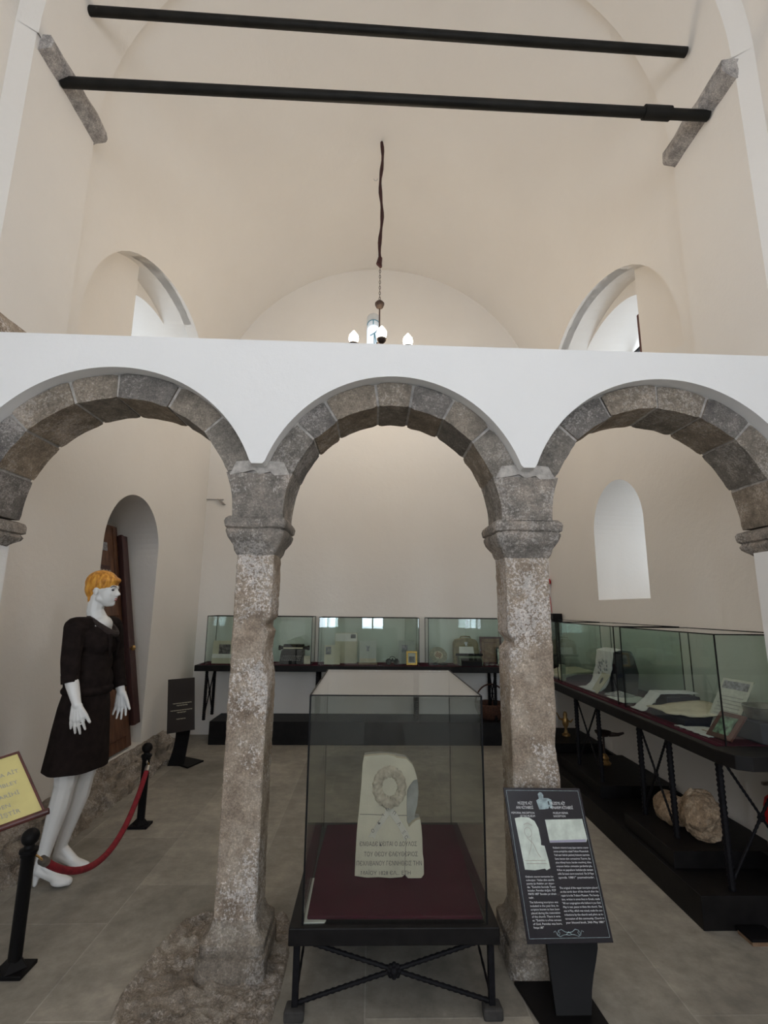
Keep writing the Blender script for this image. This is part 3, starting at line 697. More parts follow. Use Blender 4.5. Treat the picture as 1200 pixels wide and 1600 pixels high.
# ------------------------------------------------------------------ twisted iron bar
def twist_bar(bm, p0, p1, r_, n=None):
    p0, p1 = Vector(p0), Vector(p1); L = (p1-p0).length; n = n or max(6, int(L/0.012))
    pts = [p0+(p1-p0)*k/n for k in range(n+1)]
    add_tube(bm, pts, [r_*(1+0.14*(1 if k % 2 else -1)) for k in range(n+1)], 8)
def rosette(bm, c, r_, axis='Y'):
    c = Vector(c); add_ell(bm, c, (r_*0.55,)*3, None, 12)
    for k in range(8):
        a = 2*PI*k/8; q = Vector((math.cos(a), 0, math.sin(a))) if axis == 'Y' else Vector((0, math.cos(a), math.sin(a)))
        add_ell(bm, c+q*r_*0.62, (r_*0.36,)*3, None, 8)

# ------------------------------------------------------------------ central case on its stand
t = thing('display_stand', 'low black stand with crossed twisted iron braces carrying the big glass case', 'stand', (0.11, 2.6, 0))
bm = new(); bx(bm, -0.292, 0.508, 2.15, 3.10, 0.252, 0.312); obj('tabletop', bm, 'blackwood', t, bevel=0.004)
for x in (-0.262, 0.478):
    for y in (2.185, 3.06):
        bm = new(); bx(bm, x-0.012, x+0.012, y-0.012, y+0.012, 0.035, 0.255); lg = obj('leg', bm, 'iron', t, bevel=0.003)
        bm = new(); add_prism(bm, [(x-0.038, y-0.03), (x+0.038, y-0.03), (x+0.034, y+0.03), (x-0.034, y+0.03)], lambda u, v, d: Vector((u, v, d)), 0, 0.042); obj('foot', bm, 'footstone', lg, bevel=0.008)
bm = new()
for (a, b) in (((-0.25, 2.187, 0.05), (0.45, 2.187, 0.25)), ((-0.23, 2.187, 0.25), (0.468, 2.187, 0.05))): twist_bar(bm, a, b, 0.0085)
obj('front_brace', bm, 'iron', t, smooth=True)
bm = new(); rosette(bm, (0.108, 2.183, 0.152), 0.030); obj('rosette', bm, 'iron', t, smooth=True)
for x in (-0.262, 0.478):
    bm = new()
    for (a, b) in (((x, 2.19, 0.24), (x, 3.05, 0.05)), ((x, 2.19, 0.05), (x, 3.05, 0.24))): twist_bar(bm, a, b, 0.005, 30)
    obj('side_brace', bm, 'iron', t, smooth=True)
bm = new(); N = 24
add_prism(bm, [(-0.228, 2.192), (0.10, 2.190), (0.452, 2.186), (0.462, 2.60), (0.470, 3.02), (0.12, 3.03), (-0.222, 3.02), (-0.232, 2.6)], lambda u, v, d: Vector((u, v, d)), 0.318, 0.331)
tag(obj('velvet_cloth', bm, 'redcloth', None, bevel=0.004), 'dark burgundy cloth spread on the floor of the big glass case', 'cloth')
bm = new(); add_prism(bm, [(-0.238, 2.178), (-0.16, 2.180), (-0.155, 2.195), (-0.222, 2.20), (-0.226, 2.50), (-0.238, 2.50)], lambda u, v, d: Vector((u, v, d)), 0.3125, 0.3165)
tag(obj('paper_underlay', bm, 'paper', None), 'white paper edge showing under the burgundy cloth in the big glass case', 'paper')
GX0, GX1, GY0, GY1, GZ0, GZ1 = -0.242, 0.464, 2.17, 3.04, 0.313, 1.146
t = thing('glass_case', 'large clear glass case over a marble gravestone, on the low black stand', 'display case', (0.11, 2.6, 0.312))
e = 0.006
for nm, b in (('front_pane', (GX0+e, GX1-e, GY0, GY0+e, GZ0, GZ1-e)), ('back_pane', (GX0+e, GX1-e, GY1-e, GY1, GZ0, GZ1-e)), ('side_pane', (GX0, GX0+e, GY0, GY1, GZ0, GZ1-e)), ('side_pane', (GX1-e, GX1, GY0, GY1, GZ0, GZ1-e)), ('top_pane', (GX0, GX1, GY0, GY1, GZ1-e, GZ1))):
    bm = new(); bx(bm, *b); obj(nm, bm, 'caseglass' if nm != 'top_pane' else glass('case_top_glass', (0.86, 0.88, 0.86, 1), 1.7, 1.15), t)
bm = new(); q = 0.0035
for x in (GX0, GX1):
    for y in (GY0, GY1): bx(bm, x-q, x+q, y-q, y+q, GZ0, GZ1)
    bx(bm, x-q, x+q, GY0, GY1, GZ1-q, GZ1+0.001)
for y in (GY0, GY1): bx(bm, GX0, GX1, y-q, y+q, GZ1-q, GZ1+0.001)
obj('edge_seal', bm, 'black', t)

# gravestone
t = thing('gravestone', 'broken pale marble gravestone with a carved wreath and Greek letters inside the glass case', 'gravestone', (0.10, 2.50, 0.331))
def gs(u, v):   # crop units -> (x, z) on the stone's own face
    tt = (1320-v)/1055.0; return ((u-590)*0.000513*(1+0.045*tt)+0.100, (1320-v)*0.000462)
LEAN = math.radians(9)
def gmap(x, h, d): return Vector((x, 2.465+h*math.sin(LEAN)+d, 0.331+h*math.cos(LEAN)+0.004))
front = [(362, 282), (430, 270), (500, 264), (570, 262), (640, 278), (645, 288), (740, 300), (790, 350), (812, 400), (835, 488), (800, 500), (765, 545), (745, 590), (740, 640), (742, 860), (758, 905), (790, 872), (820, 850), (858, 838), (868, 900), (875, 1000), (878, 1130), (886, 1180), (888, 1300), (865, 1330), (800, 1340), (750, 1332), (722, 1300), (700, 1322), (600, 1330), (500, 1322), (400, 1326), (290, 1312), (295, 1150), (305, 950), (325, 740), (342, 520), (350, 350)]
back = [(365, 284), (500, 270), (640, 284), (740, 305), (800, 380), (840, 490), (850, 620), (838, 740), (812, 840), (860, 850), (872, 1000), (884, 1300), (860, 1320), (292, 1308), (325, 740), (345, 500)]
bm = new(); add_prism(bm, [gs(*p) for p in front], gmap, 0.0, 0.03); obj('face_slab', bm, 'marble', t, bevel=0.003)
bm = new(); add_prism(bm, [gs(*p) for p in back], gmap, 0.0265, 0.075); obj('back_slab', bm, 'marbledark', t, bevel=0.004)
gf = lambda off: (lambda u, v: gmap(u, v, off))
bm = new(); wx, wz = gs(592, 555); rings = []
rm, rs = 0.0605, 0.0235
for k in range(97):
    a = 2*PI*k/96; row = []
    for j in range(9):
        b = PI*j/8; bumpy = 1+0.28*noise.noise(Vector((math.cos(a)*9, math.sin(a)*9, j*0.9)))+0.10*math.sin(a*17+j)
        rr = rm+rs*math.cos(b)*bumpy; row.append(bm.verts.new(gmap(wx+rr*math.cos(a)*(0.96 if math.cos(a) < 0 else 0.92), wz+rr*math.sin(a)*1.05, -0.014*math.sin(b)*bumpy+0.0015)))
    rings.append(row)
for a, b in zip(rings, rings[1:]):
    for j in range(8): bm.faces.new((a[j], a[j+1], b[j+1], b[j]))
obj('wreath', bm, 'marblerelief', t, smooth=True)
for pts in ([(560, 735), (620, 745), (580, 810), (540, 870), (480, 950), (460, 1005), (440, 988), (405, 990), (440, 930), (500, 850), (545, 780)], [(620, 745), (560, 745), (585, 800), (600, 810), (650, 880), (690, 950), (722, 1022), (738, 998), (775, 1002), (750, 950), (700, 870), (660, 800)]):
    bm = new(); add_prism(bm, [gs(*p) for p in pts], gmap, -0.004, 0.002); obj('ribbon', bm, plain('ribbon_marble', (0.54, 0.50, 0.44, 1), 0.7, var=0.1), t, bevel=0.001)
def gtext(s, u, v, size, fit=None, rot=0.0, off=-0.0006):
    x, z = gs(u, v); text_on(gf(off), s, x, z, size, 'letter', t, fit=fit, rot=rot)
gtext('ЄΝΘΑΔЄ ΚЄΙΤΑΙ Ο ΔΟΥΛΟΣ', 328, 1065, 0.024, 0.258)
gtext('ΤΟΥ ΘЄΟΥ ЄΛЄΥΘЄΡΙΟΣ', 368, 1150, 0.024, 0.240)
gtext('ΠЄΧΛΙΒΑΝΟΥ ΓЄΝΝΗΘЄΙΣ ΤΗΝ', 303, 1225, 0.024, 0.290)
gtext('ΜΑΪΟΥ 1828 ЄΛ... ΕΤΗ', 340, 1300, 0.020, 0.22)
for s, u, v, rt_ in (('Ο', 440, 955, 0.6), ('Κ', 495, 885, 0.7), ('Ι', 540, 812, 0.8), ('Π', 565, 768, 0.6), ('Π', 612, 785, -0.6), ('Λ', 655, 875, -0.8), ('Ξ', 695, 945, -0.9), ('Ϲ', 715, 985, -0.9)):
    gtext(s, u, v, 0.020, None, rt_, -0.0048)
bm = new()
pts = [gs(*p) for p in ((330, 795), (420, 797), (520, 802), (560, 800), (640, 806), (742, 806))]
add_tube(bm, [gmap(x, z, -0.0002) for x, z in pts], 0.0011, 5)
pts = [gs(*p) for p in ((735, 1000), (728, 1100), (724, 1200), (720, 1290), (735, 1320))]
add_tube(bm, [gmap(x, z, -0.0002) for x, z in pts], 0.0009, 5)
obj('crack', bm, 'letter', t)

# ------------------------------------------------------------------ information board at the right of the case
t = thing('information_board', 'glossy black bilingual information board with stone pictures on a black stand', 'sign', (0.77, 2.28, 0))
TL = Vector((0.583, 2.325, 0.745)); TR = Vector((0.915, 2.325, 0.742)); BL = Vector((0.625, 2.195, 0.228)); BR = Vector((0.962, 2.195, 0.232))
nrm = (TR-TL).cross(BL-TL).normalized()
if nrm.y > 0: nrm = -nrm
def ib(u, v, d=0.0):   # u 0..1 across, v 0..1 down
    a = TL+(TR-TL)*u; b = BL+(BR-BL)*u; return a+(b-a)*v+nrm*d
def iprism(name, poly, d0, d1, m, par=t, **k):
    bm = new(); add_prism(bm, poly, lambda u, v, d: ib(u, v, d), d0, d1); return obj(name, bm, m, par, **k)
iprism('panel', [(0, 0), (1, 0), (1, 1), (0, 1)], -0.008, 0.0, 'board', bevel=0.002)
for (a, b, c, d) in ((0.035, 0.06, 0.02, 0.027), (0.965, 0.972, 0.02, 0.95), (0.028, 0.035, 0.02, 0.96), (0.03, 0.97, 0.965, 0.970)):
    pass
iprism('border_line', [(0.03, 0.018), (0.97, 0.018), (0.97, 0.968), (0.03, 0.968), (0.03, 0.020), (0.034, 0.020), (0.034, 0.9655), (0.966, 0.9655), (0.966, 0.0205), (0.03, 0.0205)], 0.0002, 0.0005, 'emblem')
UB = (TR-TL).length; VB = (BL-TL).length
def itext(s, u, v, size, fit=None, m='text', align='LEFT', name='lettering'):
    if align == 'RIGHT': pass
    text_on(lambda a, b: ib(a/UB, -b/VB, 0.0012), s, u*UB, -v*VB, size, m, t, align=align, fit=fit, name=name)
itext('MÜZEYE AİT', 0.345, 0.118, 0.0155, 0.063, align='RIGHT'); itext('ANI KİTABESİ', 0.345, 0.148, 0.0155, 0.073, align='RIGHT')
itext('MEMORIAL INSCRIPTION', 0.350, 0.182, 0.0105, 0.098, align='RIGHT'); itext('OF THE MUSEUM', 0.350, 0.204, 0.0105, 0.063, align='RIGHT')
itext('MÜZEYE AİT', 0.575, 0.118, 0.0155, 0.063); itext('ONARIM KİTABESİ', 0.575, 0.148, 0.0155, 0.093)
itext('MUSEUM REPAIR', 0.585, 0.182, 0.0105, 0.064); itext('INSCRIPTION', 0.585, 0.204, 0.0105, 0.050)
iprism('museum_emblem', [(0.40, 0.09), (0.44, 0.075), (0.435, 0.045), (0.46, 0.03), (0.485, 0.032), (0.505, 0.05), (0.50, 0.072), (0.56, 0.072), (0.60, 0.085), (0.595, 0.14), (0.565, 0.145), (0.555, 0.125), (0.54, 0.145), (0.48, 0.15), (0.42, 0.152), (0.41, 0.12)], 0.0002, 0.0008, 'emblem')
iprism('emblem_mark', [(0.545, 0.095), (0.56, 0.093), (0.562, 0.118), (0.55, 0.12)], 0.0009, 0.0012, 'board')
GP = lambda ps: [(0.085+(a-0.12)*0.82, b-0.018) for a, b in ps]
iprism('gravestone_picture', GP([(0.12, 0.23), (0.22, 0.222), (0.34, 0.225), (0.42, 0.25), (0.46, 0.30), (0.465, 0.38), (0.455, 0.41), (0.505, 0.415), (0.525, 0.50), (0.53, 0.56), (0.47, 0.572), (0.45, 0.562), (0.30, 0.572), (0.15, 0.568), (0.14, 0.45)]), 0.0002, 0.0008, 'print')
bm = new()
for pts in ([ (0.29+0.055*math.cos(a), 0.325+0.033*math.sin(a)) for a in [2*PI*k/16 for k in range(17)]], [(0.26, 0.36), (0.34, 0.40), (0.38, 0.46), (0.42, 0.49)], [(0.33, 0.36), (0.30, 0.42), (0.25, 0.47)], [(0.17, 0.51), (0.48, 0.51)], [(0.19, 0.53), (0.49, 0.53)], [(0.24, 0.275), (0.30, 0.262), (0.37, 0.28)]):
    add_tube(bm, [ib(u, v, 0.0008) for u, v in GP(pts)], 0.0010, 5)
obj('picture_carving', bm, 'printline', t)
iprism('inscription_picture', [(0.468, 0.222), (0.945, 0.216), (0.955, 0.35), (0.935, 0.372), (0.475, 0.376)], 0.0002, 0.0008, 'print')
iprism('picture_shadow', [(0.476, 0.362), (0.93, 0.354), (0.935, 0.371), (0.476, 0.375)], 0.0009, 0.0011, plain('lilac_print', (0.30, 0.28, 0.38, 1), 0.4))
def para(lines, u, v0, dv, wid, name):
    for i, s in enumerate(lines):
        f = wid*UB if i < len(lines)-1 or len(s) > 24 else wid*UB*len(s)/34.0
        itext(s, u, v0+dv*i, 0.0098, f, name=name)
para(['Kitabenin onarımı mermerden ko-', 'nulmuştur. Yıkılan altın satırlık', 'yazıtta şu ifadeler yer alıyor-', 'du. "Eutichis burada Tanrı', 'kuludur. Pemidas doğdu. 9/27', 'MAYIS 1887" Buradan yer almak-', 'tadır.'], 0.10, 0.600, 0.0215, 0.34, 'turkish_text')
para(['The following inscription was', 'included in the year-line, in-', 'scription known to have been', 'placed during the restoration', 'of the church. There it writ-', 'es: "Eutichis is a free servant', 'of God, Pemidas was born,', 'Pempas 1887"'], 0.10, 0.758, 0.0215, 0.34, 'english_text')
para(['Kitabenin müzenin kuzey kapısı üzerine onarım', 'sonrası yerleştirilen orjinali Trabzon Müzesindedir.', 'Yedi satır halinde yazılmış kitabenin üzerinde;', 'Sana inanan tüm cemaatimiz Tanrım. Bu', 'yüce kiliseyi kutsa, harabe onarılmış, kilise', 'onarımı bütün cemaatin yardımlarıyla.', 'Kilise ve papazların katkılarıyla tamam', 'edildi. Bu kutsal onarım tamamlandı. Yılın 24 Mayıs', 'ayında 1881" yazmaktadır.'], 0.50, 0.415, 0.0240, 0.44, 'turkish_text')
para(['The original of the repair inscription placed', 'on the north door of the church after the', 'repair is in the Trabzon Museum. The Inscrip-', 'tion, written in seven lines in Greek, reads:', '"All our congregation who believe in you God.', 'May it rest, peace to bless this church. The', 'one in May, which was ruined, made the con-', 'tributions by the church and pilots as in-', 'tercession of this community. Church in', 'year blessed book, 24th May 1881"'], 0.49, 0.672, 0.0233, 0.46, 'english_text')
bm = new()
for s in (-1, 1):
    for pts in ([(0, 0), (0.05, -0.006), (0.09, -0.02), (0.13, -0.014), (0.15, 0.006), (0.13, 0.014), (0.115, 0.0), (0.13, -0.008)], [(0.02, 0.01), (0.07, 0.012), (0.12, 0.022), (0.15, 0.014), (0.17, -0.012), (0.195, -0.004)], [(0.0, -0.006), (0.04, 0.012), (0.0, 0.014)]):
        add_tube(bm, [ib(0.50+s*u*0.9, 0.935+v, 0.0012) for u, v in pts], 0.0012, 5)
obj('scroll_ornament', bm, 'emblem', t)
bm = new(); rows = []
for k in range(13):                         # curved plate leg
    s = k/12; z = 0.46*(1-s); cxl = 0.80-0.055*math.sin(s*PI*0.62)+0.02*s; y = 2.275+0.03*math.sin(s*PI)-0.10*s; hw = 0.098-0.012*math.sin(s*PI)
    xr = 0.895+0.025*math.sin(PI*min(1, s*1.25))-0.05*max(0, s-0.6)/0.4; xl = 0.715+0.0*s
    rows.append([bm.verts.new(p) for p in ((xl, y-0.012, z), (xr, y-0.012, z), (xr, y+0.012, z), (xl, y+0.012, z))])
for p, q in zip(rows, rows[1:]):
    for i in range(4): bm.faces.new((p[i], q[i], q[(i+1) % 4], p[(i+1) % 4]))
bm.faces.new(rows[0]); bm.faces.new(rows[-1][::-1]); obj('stand_leg', bm, 'black', t, smooth=True, sharp=40)
bm = new(); add_prism(bm, [(0.605, 2.345), (0.88, 2.345), (0.90, 2.06), (0.66, 2.06)], lambda u, v, d: Vector((u, v, d)), 0, 0.012); obj('base_plate', bm, 'black', t, bevel=0.002)

# ------------------------------------------------------------------ back counter with three cases
t = thing('back_counter', 'long black display counter on twisted iron legs along the back wall', 'counter', (0, 6.1, 0.245))
ZC = 0.845
bm = new(); bx(bm, -1.985, 1.66, 5.93, 6.385, ZC-0.065, ZC); obj('worktop', bm, 'blackwood', t, bevel=0.004)
bm = new(); bx(bm, -1.94, 1.60, 5.98, 6.34, ZC, ZC+0.004); obj('cloth_lining', bm, 'redcloth', t)
def leg_pair(par, pts, zt, brace=True, zb=0.0, r_=0.016, axis='Y', ros=0.028):
    for p in pts:
        bm = new(); twist_bar(bm, (p[0], p[1], zb), (p[0], p[1], zt), r_); obj('leg', bm, 'iron', par, smooth=True)
    if brace:
        a, b = pts; bm = new(); d = 0.03
        twist_bar(bm, (a[0], a[1], zb+d), (b[0], b[1], zt), 0.007); twist_bar(bm, (b[0], b[1], zb+d), (a[0], a[1], zt), 0.007); obj('brace', bm, 'iron', par, smooth=True)
        bm = new(); rosette(bm, ((a[0]+b[0])/2, (a[1]+b[1])/2, (zb+zt)/2+0.01), ros, axis); obj('rosette', bm, 'iron', par, smooth=True)
for x in (-1.86, -0.60, 0.55, 1.45):
    leg_pair(t, [(x, 6.0, 0), (x, 6.3, 0)], ZC-0.06, True, 0.245, 0.018, 'X')
bm = new(); bx(bm, -1.775, 1.60, 5.94, 6.39, 0.0, 0.245)
tag(obj('floor_plinth', bm, 'blackwood', None, bevel=0.004), 'black floor plinth running under the counter along the back wall', 'plinth')
def glass_box(name, label, x0, x1, y0, y1, z0, z1, group=None, m='glass', panes=('front', 'back', 'left', 'right'), top=False):
    t = thing(name, label, 'display case', ((x0+x1)/2, (y0+y1)/2, z0), group); e = 0.005; q = 0.003
    P_ = {'front': (x0+e, x1-e, y0, y0+e, z0, z1), 'back': (x0+e, x1-e, y1-e, y1, z0, z1), 'left': (x0, x0+e, y0, y1, z0, z1), 'right': (x1-e, x1, y0, y1, z0, z1), 'top': (x0+e, x1-e, y0+e, y1-e, z1-e, z1)}
    for p in panes+(('top',) if top else ()):
        bm = new(); bx(bm, *P_[p]); obj({'front': 'front_pane', 'back': 'back_pane', 'left': 'side_pane', 'right': 'side_pane', 'top': 'top_pane'}[p], bm, m, t)
    bm = new()
    for x in (x0, x1):
        for y in (y0, y1): bx(bm, x-q, x+q, y-q, y+q, z0, z1)
        bx(bm, x-q, x+q, y0, y1, z1-q, z1+q)
    for y in (y0, y1): bx(bm, x0, x1, y-q, y+q, z1-q, z1+q)
    obj('edge_seal', bm, 'black', t); return t
ZG = ZC+0.005
glass_box('counter_glass_case', 'glass case on the back counter holding a black typewriter, leftmost there', -1.895, -0.680, 6.0, 6.37, ZG, 1.392, 'glass cases on the back counter', top=True)
glass_box('counter_glass_case', 'glass case on the back counter holding standing papers and a gilt frame', -0.600, 0.572, 6.0, 6.37, ZG, 1.388, 'glass cases on the back counter', top=True)
glass_box('counter_glass_case', 'glass case on the back counter holding the olive carrying case and oval plate', 0.680, 1.60, 6.0, 6.37, ZG, 1.388, 'glass cases on the back counter', top=True)

def standing_sheet(name, label, cat, x0, x1, y, z0, z1, m='card', lean=0.12, extras=(), th=0.006, group=None, rz=0.0):
    c = Vector(((x0+x1)/2, y, z0)); hw = (x1-x0)/2; t = thing(name, label, cat, c, group)
    Rm = Matrix.Rotation(rz, 3, 'Z')
    def fn(u, v, d): return c+Rm @ Vector((u, d+v*lean+0.0, v))
    bm = new(); add_prism(bm, [(-hw, 0), (hw, 0), (hw, z1-z0), (-hw, z1-z0)], fn, 0, th); obj('sheet', bm, m, t)
    for (nm, poly, mm) in extras:
        bm = new(); add_prism(bm, [(-hw+2*hw*a, (z1-z0)*b) for a, b in poly], fn, -0.0015, -0.0003); obj(nm, bm, mm, t)
    bm = new(); add_prism(bm, [(-0.015, 0.0), (0.015, 0.0), (0.01, (z1-z0)*0.6), (-0.01, (z1-z0)*0.6)], lambda u, v, d: c+Rm @ Vector((u, d+0.055-v*(0.055-th-0.001)/((z1-z0)*0.6)+v*lean, v)), 0, 0.003); obj('easel_back', bm, m, t)
    return t
def rect(a, b, c, d): return [(a, b), (c, b), (c, d), (a, d)]
standing_sheet('photo_card', 'white card with a dark photograph standing left of the typewriter', 'card', -1.842, -1.60, 6.08, ZG, 1.105, 'card', 0.1,
    [('picture', rect(0.30, 0.42, 0.85, 0.84), 'photo'), ('white_band', rect(0, 0.24, 1, 0.42), 'paper')])
# black typewriter
t = thing('typewriter', 'old black typewriter with a raised carriage, behind the left pillar', 'typewriter', (-0.90, 6.15, ZG))
bm = new(); add_prism(bm, [(6.05, 0), (6.05, 0.05), (6.10, 0.11), (6.14, 0.15), (6.30, 0.15), (6.32, 0.0)], lambda u, v, d: Vector((d, u, ZG+v)), -1.05, -0.79); obj('body', bm, 'iron', t, bevel=0.008)
bm = new(); add_tube(bm, [(-1.07, 6.19, ZG+0.175), (-0.74, 6.19, ZG+0.175)], 0.02, 14); obj('platen', bm, 'black', t, smooth=True)
bm = new(); bx(bm, -1.03, -0.79, 6.16, 6.24, ZG+0.185, ZG+0.215); obj('paper_rest', bm, 'iron', t, bevel=0.003)
bm = new(); bx(bm, -1.03, -0.80, 6.155, 6.162, ZG+0.165, ZG+0.182); obj('paper_strip', bm, 'cream', t)
for x in (-1.075, -0.735):
    bm = new(); add_tube(bm, [(x-0.012, 6.19, ZG+0.175), (x+0.012, 6.19, ZG+0.175)], 0.028, 14); obj('platen_knob', bm, 'black', t, smooth=True)
bm = new()
for r_ in range(3):
    for k in range(9): add_lathe(bm, [(0.009, 0), (0.009, 0.006)], (-1.02+k*0.025+0.005*r_, 6.045-0.0*r_+r_*0.018, ZG+0.045+r_*0.02), 10)
obj('keys', bm, 'silver', t)
bm = new(); bx(bm, -0.775, -0.70, 6.10, 6.13, ZG, ZG+0.09); tag(obj('specimen_card', bm, 'cream', None), 'small cream card with a pale line standing right of the black typewriter', 'card')
# case two
standing_sheet('letter_sheet', 'tall cream sheet with a printed stamp standing behind the portrait card', 'paper', -0.425, -0.155, 6.20, ZG, 1.20, 'card', 0.1,
    [('white_head', rect(0.02, 0.72, 0.98, 0.98), 'paper'), ('stamp', rect(0.70, 0.82, 0.93, 0.96), 'greyprint')])
standing_sheet('portrait_card', 'cream card with a small brown portrait in front of the tall sheet', 'card', -0.535, -0.35, 6.06, ZG, 1.065, 'card', 0.1,
    [('portrait', rect(0.08, 0.52, 0.42, 0.92), 'photo'), ('portrait_face', rect(0.20, 0.66, 0.31, 0.84), 'cream')])
cert = standing_sheet('certificate', 'pale certificate with a blue grey emblem on a wooden foot', 'card', -0.125, 0.075, 6.10, ZG+0.02, 1.118, plain('pale_card', (0.52, 0.54, 0.50, 1), 0.8, var=0.06), 0.08,
    [('emblem', [(0.4, 0.52), (0.58, 0.52), (0.56, 0.6), (0.62, 0.8), (0.5, 0.72), (0.38, 0.8), (0.44, 0.62)], 'greyprint'), ('lower_band', rect(0.02, 0.02, 0.98, 0.18), 'cream')])
bm = new(); bx(bm, -0.135, 0.085, 6.06, 6.16, ZG, ZG+0.018); obj('wooden_foot', bm, 'framewood', cert)
t = thing('binoculars', 'dark field binoculars lying between the certificate and the gilt frame', 'binoculars', (0.265, 6.08, ZG))
for x in (0.22, 0.31):
    bm = new(); add_lathe(bm, [(0.03, 0), (0.034, 0.02), (0.034, 0.05), (0.022, 0.09), (0.02, 0.13), (0.024, 0.135)], (x, 6.03, ZG+0.036), 16, 'Y'); obj('barrel', bm, 'iron', t, smooth=True)
bm = new(); add_tube(bm, [(0.22, 6.09, ZG+0.045), (0.31, 6.09, ZG+0.045)], 0.012, 10); add_tube(bm, [(0.265, 6.05, ZG+0.06), (0.265, 6.13, ZG+0.06)], 0.01, 10); obj('bridge', bm, 'iron', t, smooth=True)
bm = new(); add_tube(bm, [(0.265+0.035*math.cos(a), 6.1, ZG+0.06+0.03*math.sin(a)) for a in [PI*k/10 for k in range(11)]], 0.004, 6); obj('strap', bm, 'iron', t)
standing_sheet('pale_card', 'pale translucent card standing behind the gilt frame', 'card', 0.345, 0.535, 6.18, ZG, 1.12, plain('pale_green_card', (0.36, 0.39, 0.36, 1), 0.6, var=0.12), 0.05, [('stain', rect(0.2, 0.5, 0.55, 0.8), 'greyprint')])
def picture_frame(name, label, x0, x1, y, z0, z1, bw, mf, mp, lean=0.15, rz=0.0, inner=None, th=0.016, extra=None):
    c = Vector(((x0+x1)/2, y, z0)); hw = (x1-x0)/2; H = z1-z0; t = thing(name, label, 'picture frame', c); Rm = Matrix.Rotation(rz, 3, 'Z')
    fn = lambda u, v, d: c+Rm @ Vector((u, d*math.cos(lean)+v*math.sin(lean), v*math.cos(lean)))
    bm = new()
    for (a, b, c_, d_) in ((-hw, 0, hw, bw), (-hw, H-bw, hw, H), (-hw, bw, -hw+bw, H-bw), (hw-bw, bw, hw, H-bw)): add_prism(bm, [(a, b), (c_, b), (c_, d_), (a, d_)], fn, 0, th)
    obj('frame', bm, mf, t, bevel=0.002)
    bm = new(); add_prism(bm, [(-hw+bw*0.8, bw*0.8), (hw-bw*0.8, bw*0.8), (hw-bw*0.8, H-bw*0.8), (-hw+bw*0.8, H-bw*0.8)], fn, th*0.5, th*0.9); obj('picture', bm, mp, t)
    for (nm, poly, mm) in (extra or ()):
        bm = new(); add_prism(bm, [(-hw+2*hw*a, H*b) for a, b in poly], fn, th*0.36, th*0.48); obj(nm, bm, mm, t)
    return t
picture_frame('gilt_picture_frame', 'small gilt picture frame with a dark photo at the right end of the middle case', 0.428, 0.555, 6.06, ZG, 1.005, 0.02, 'gold', 'paper', extra=[('photo_print', rect(0.24, 0.2, 0.76, 0.62), 'photo')])
# case three
t = thing('oval_plate', 'oval patterned plate with a red woven motif propped on a small stand', 'plate', (0.83, 6.12, ZG))
bm = new(); rm_ = Matrix.Rotation(math.radians(-18), 3, 'X') @ Matrix.Rotation(math.radians(28), 3, 'Y')
def plate(bm, rx, rz_, d0, d1, c=(0.815, 6.14, ZG+0.108)):
    a_ = [Vector(c)+rm_ @ Vector((rx*math.cos(2*PI*k/32), d0, rz_*math.sin(2*PI*k/32))) for k in range(32)]
    b_ = [Vector(c)+rm_ @ Vector((rx*0.85*math.cos(2*PI*k/32), d1, rz_*0.85*math.sin(2*PI*k/32))) for k in range(32)]
    va = [bm.verts.new(p) for p in a_]; vb = [bm.verts.new(p) for p in b_]; bm.faces.new(va); bm.faces.new(vb[::-1])
    for k in range(32): bm.faces.new((va[k], vb[k], vb[(k+1) % 32], va[(k+1) % 32]))
plate(bm, 0.108, 0.094, 0, 0.014); obj('dish', bm, 'plate', t)
bm = new(); plate(bm, 0.055, 0.045, -0.003, -0.001); obj('medallion', bm, 'cream', t)
bm = new()
for k in (-1, 0, 1):
    pts = [Vector((0.815, 6.14, ZG+0.108))+rm_ @ Vector((u*0.035, -0.004, k*0.02+0.008*math.sin(u*5))) for u in [-1+2*q/12 for q in range(13)]]
    add_tube(bm, pts, 0.004, 6)
obj('woven_motif', bm, plain('dark_red_weave', (0.16, 0.03, 0.02, 1), 0.8), t)
bm = new(); add_tube(bm, [(0.76, 6.10, ZG+0.004), (0.83, 6.09, ZG+0.02), (0.90, 6.10, ZG+0.004)], 0.006, 6); add_tube(bm, [(0.83, 6.09, ZG+0.02), (0.83, 6.2, ZG+0.005)], 0.006, 6); obj('easel', bm, 'iron', t)
bm = new(); add_ell(bm, (0.77, 6.05, ZG+0.016), (0.035, 0.02, 0.016)); add_ell(bm, (0.86, 6.04, ZG+0.016), (0.05, 0.022, 0.016)); add_tube(bm, [(0.77, 6.05, ZG+0.018), (0.86, 6.04, ZG+0.018)], 0.006)
tag(obj('spectacle_case', bm, 'iron', None, smooth=True), 'small dark rounded object lying in front of the oval plate', 'ornament')
t = thing('carrying_case', 'olive canvas carrying case with a handle and lock behind the green typewriter', 'case', (1.155, 6.22, ZG))
bm = new(); add_prism(bm, [(-0.148, 0), (-0.152, 0.14), (-0.148, 0.245), (-0.125, 0.285), (-0.06, 0.30), (0.06, 0.30), (0.125, 0.285), (0.148, 0.245), (0.155, 0.14), (0.16, 0)], lambda u, v, d: Vector((1.155+u, 6.22+d, ZG+v)), -0.03, 0.06); obj('body', bm, 'leather', t, bevel=0.012)
bm = new(); add_tube(bm, [(1.09, 6.225, ZG+0.295), (1.10, 6.225, ZG+0.318), (1.155, 6.225, ZG+0.322), (1.21, 6.225, ZG+0.318), (1.22, 6.225, ZG+0.295)], 0.008, 8); obj('handle', bm, 'leather', t, smooth=True)
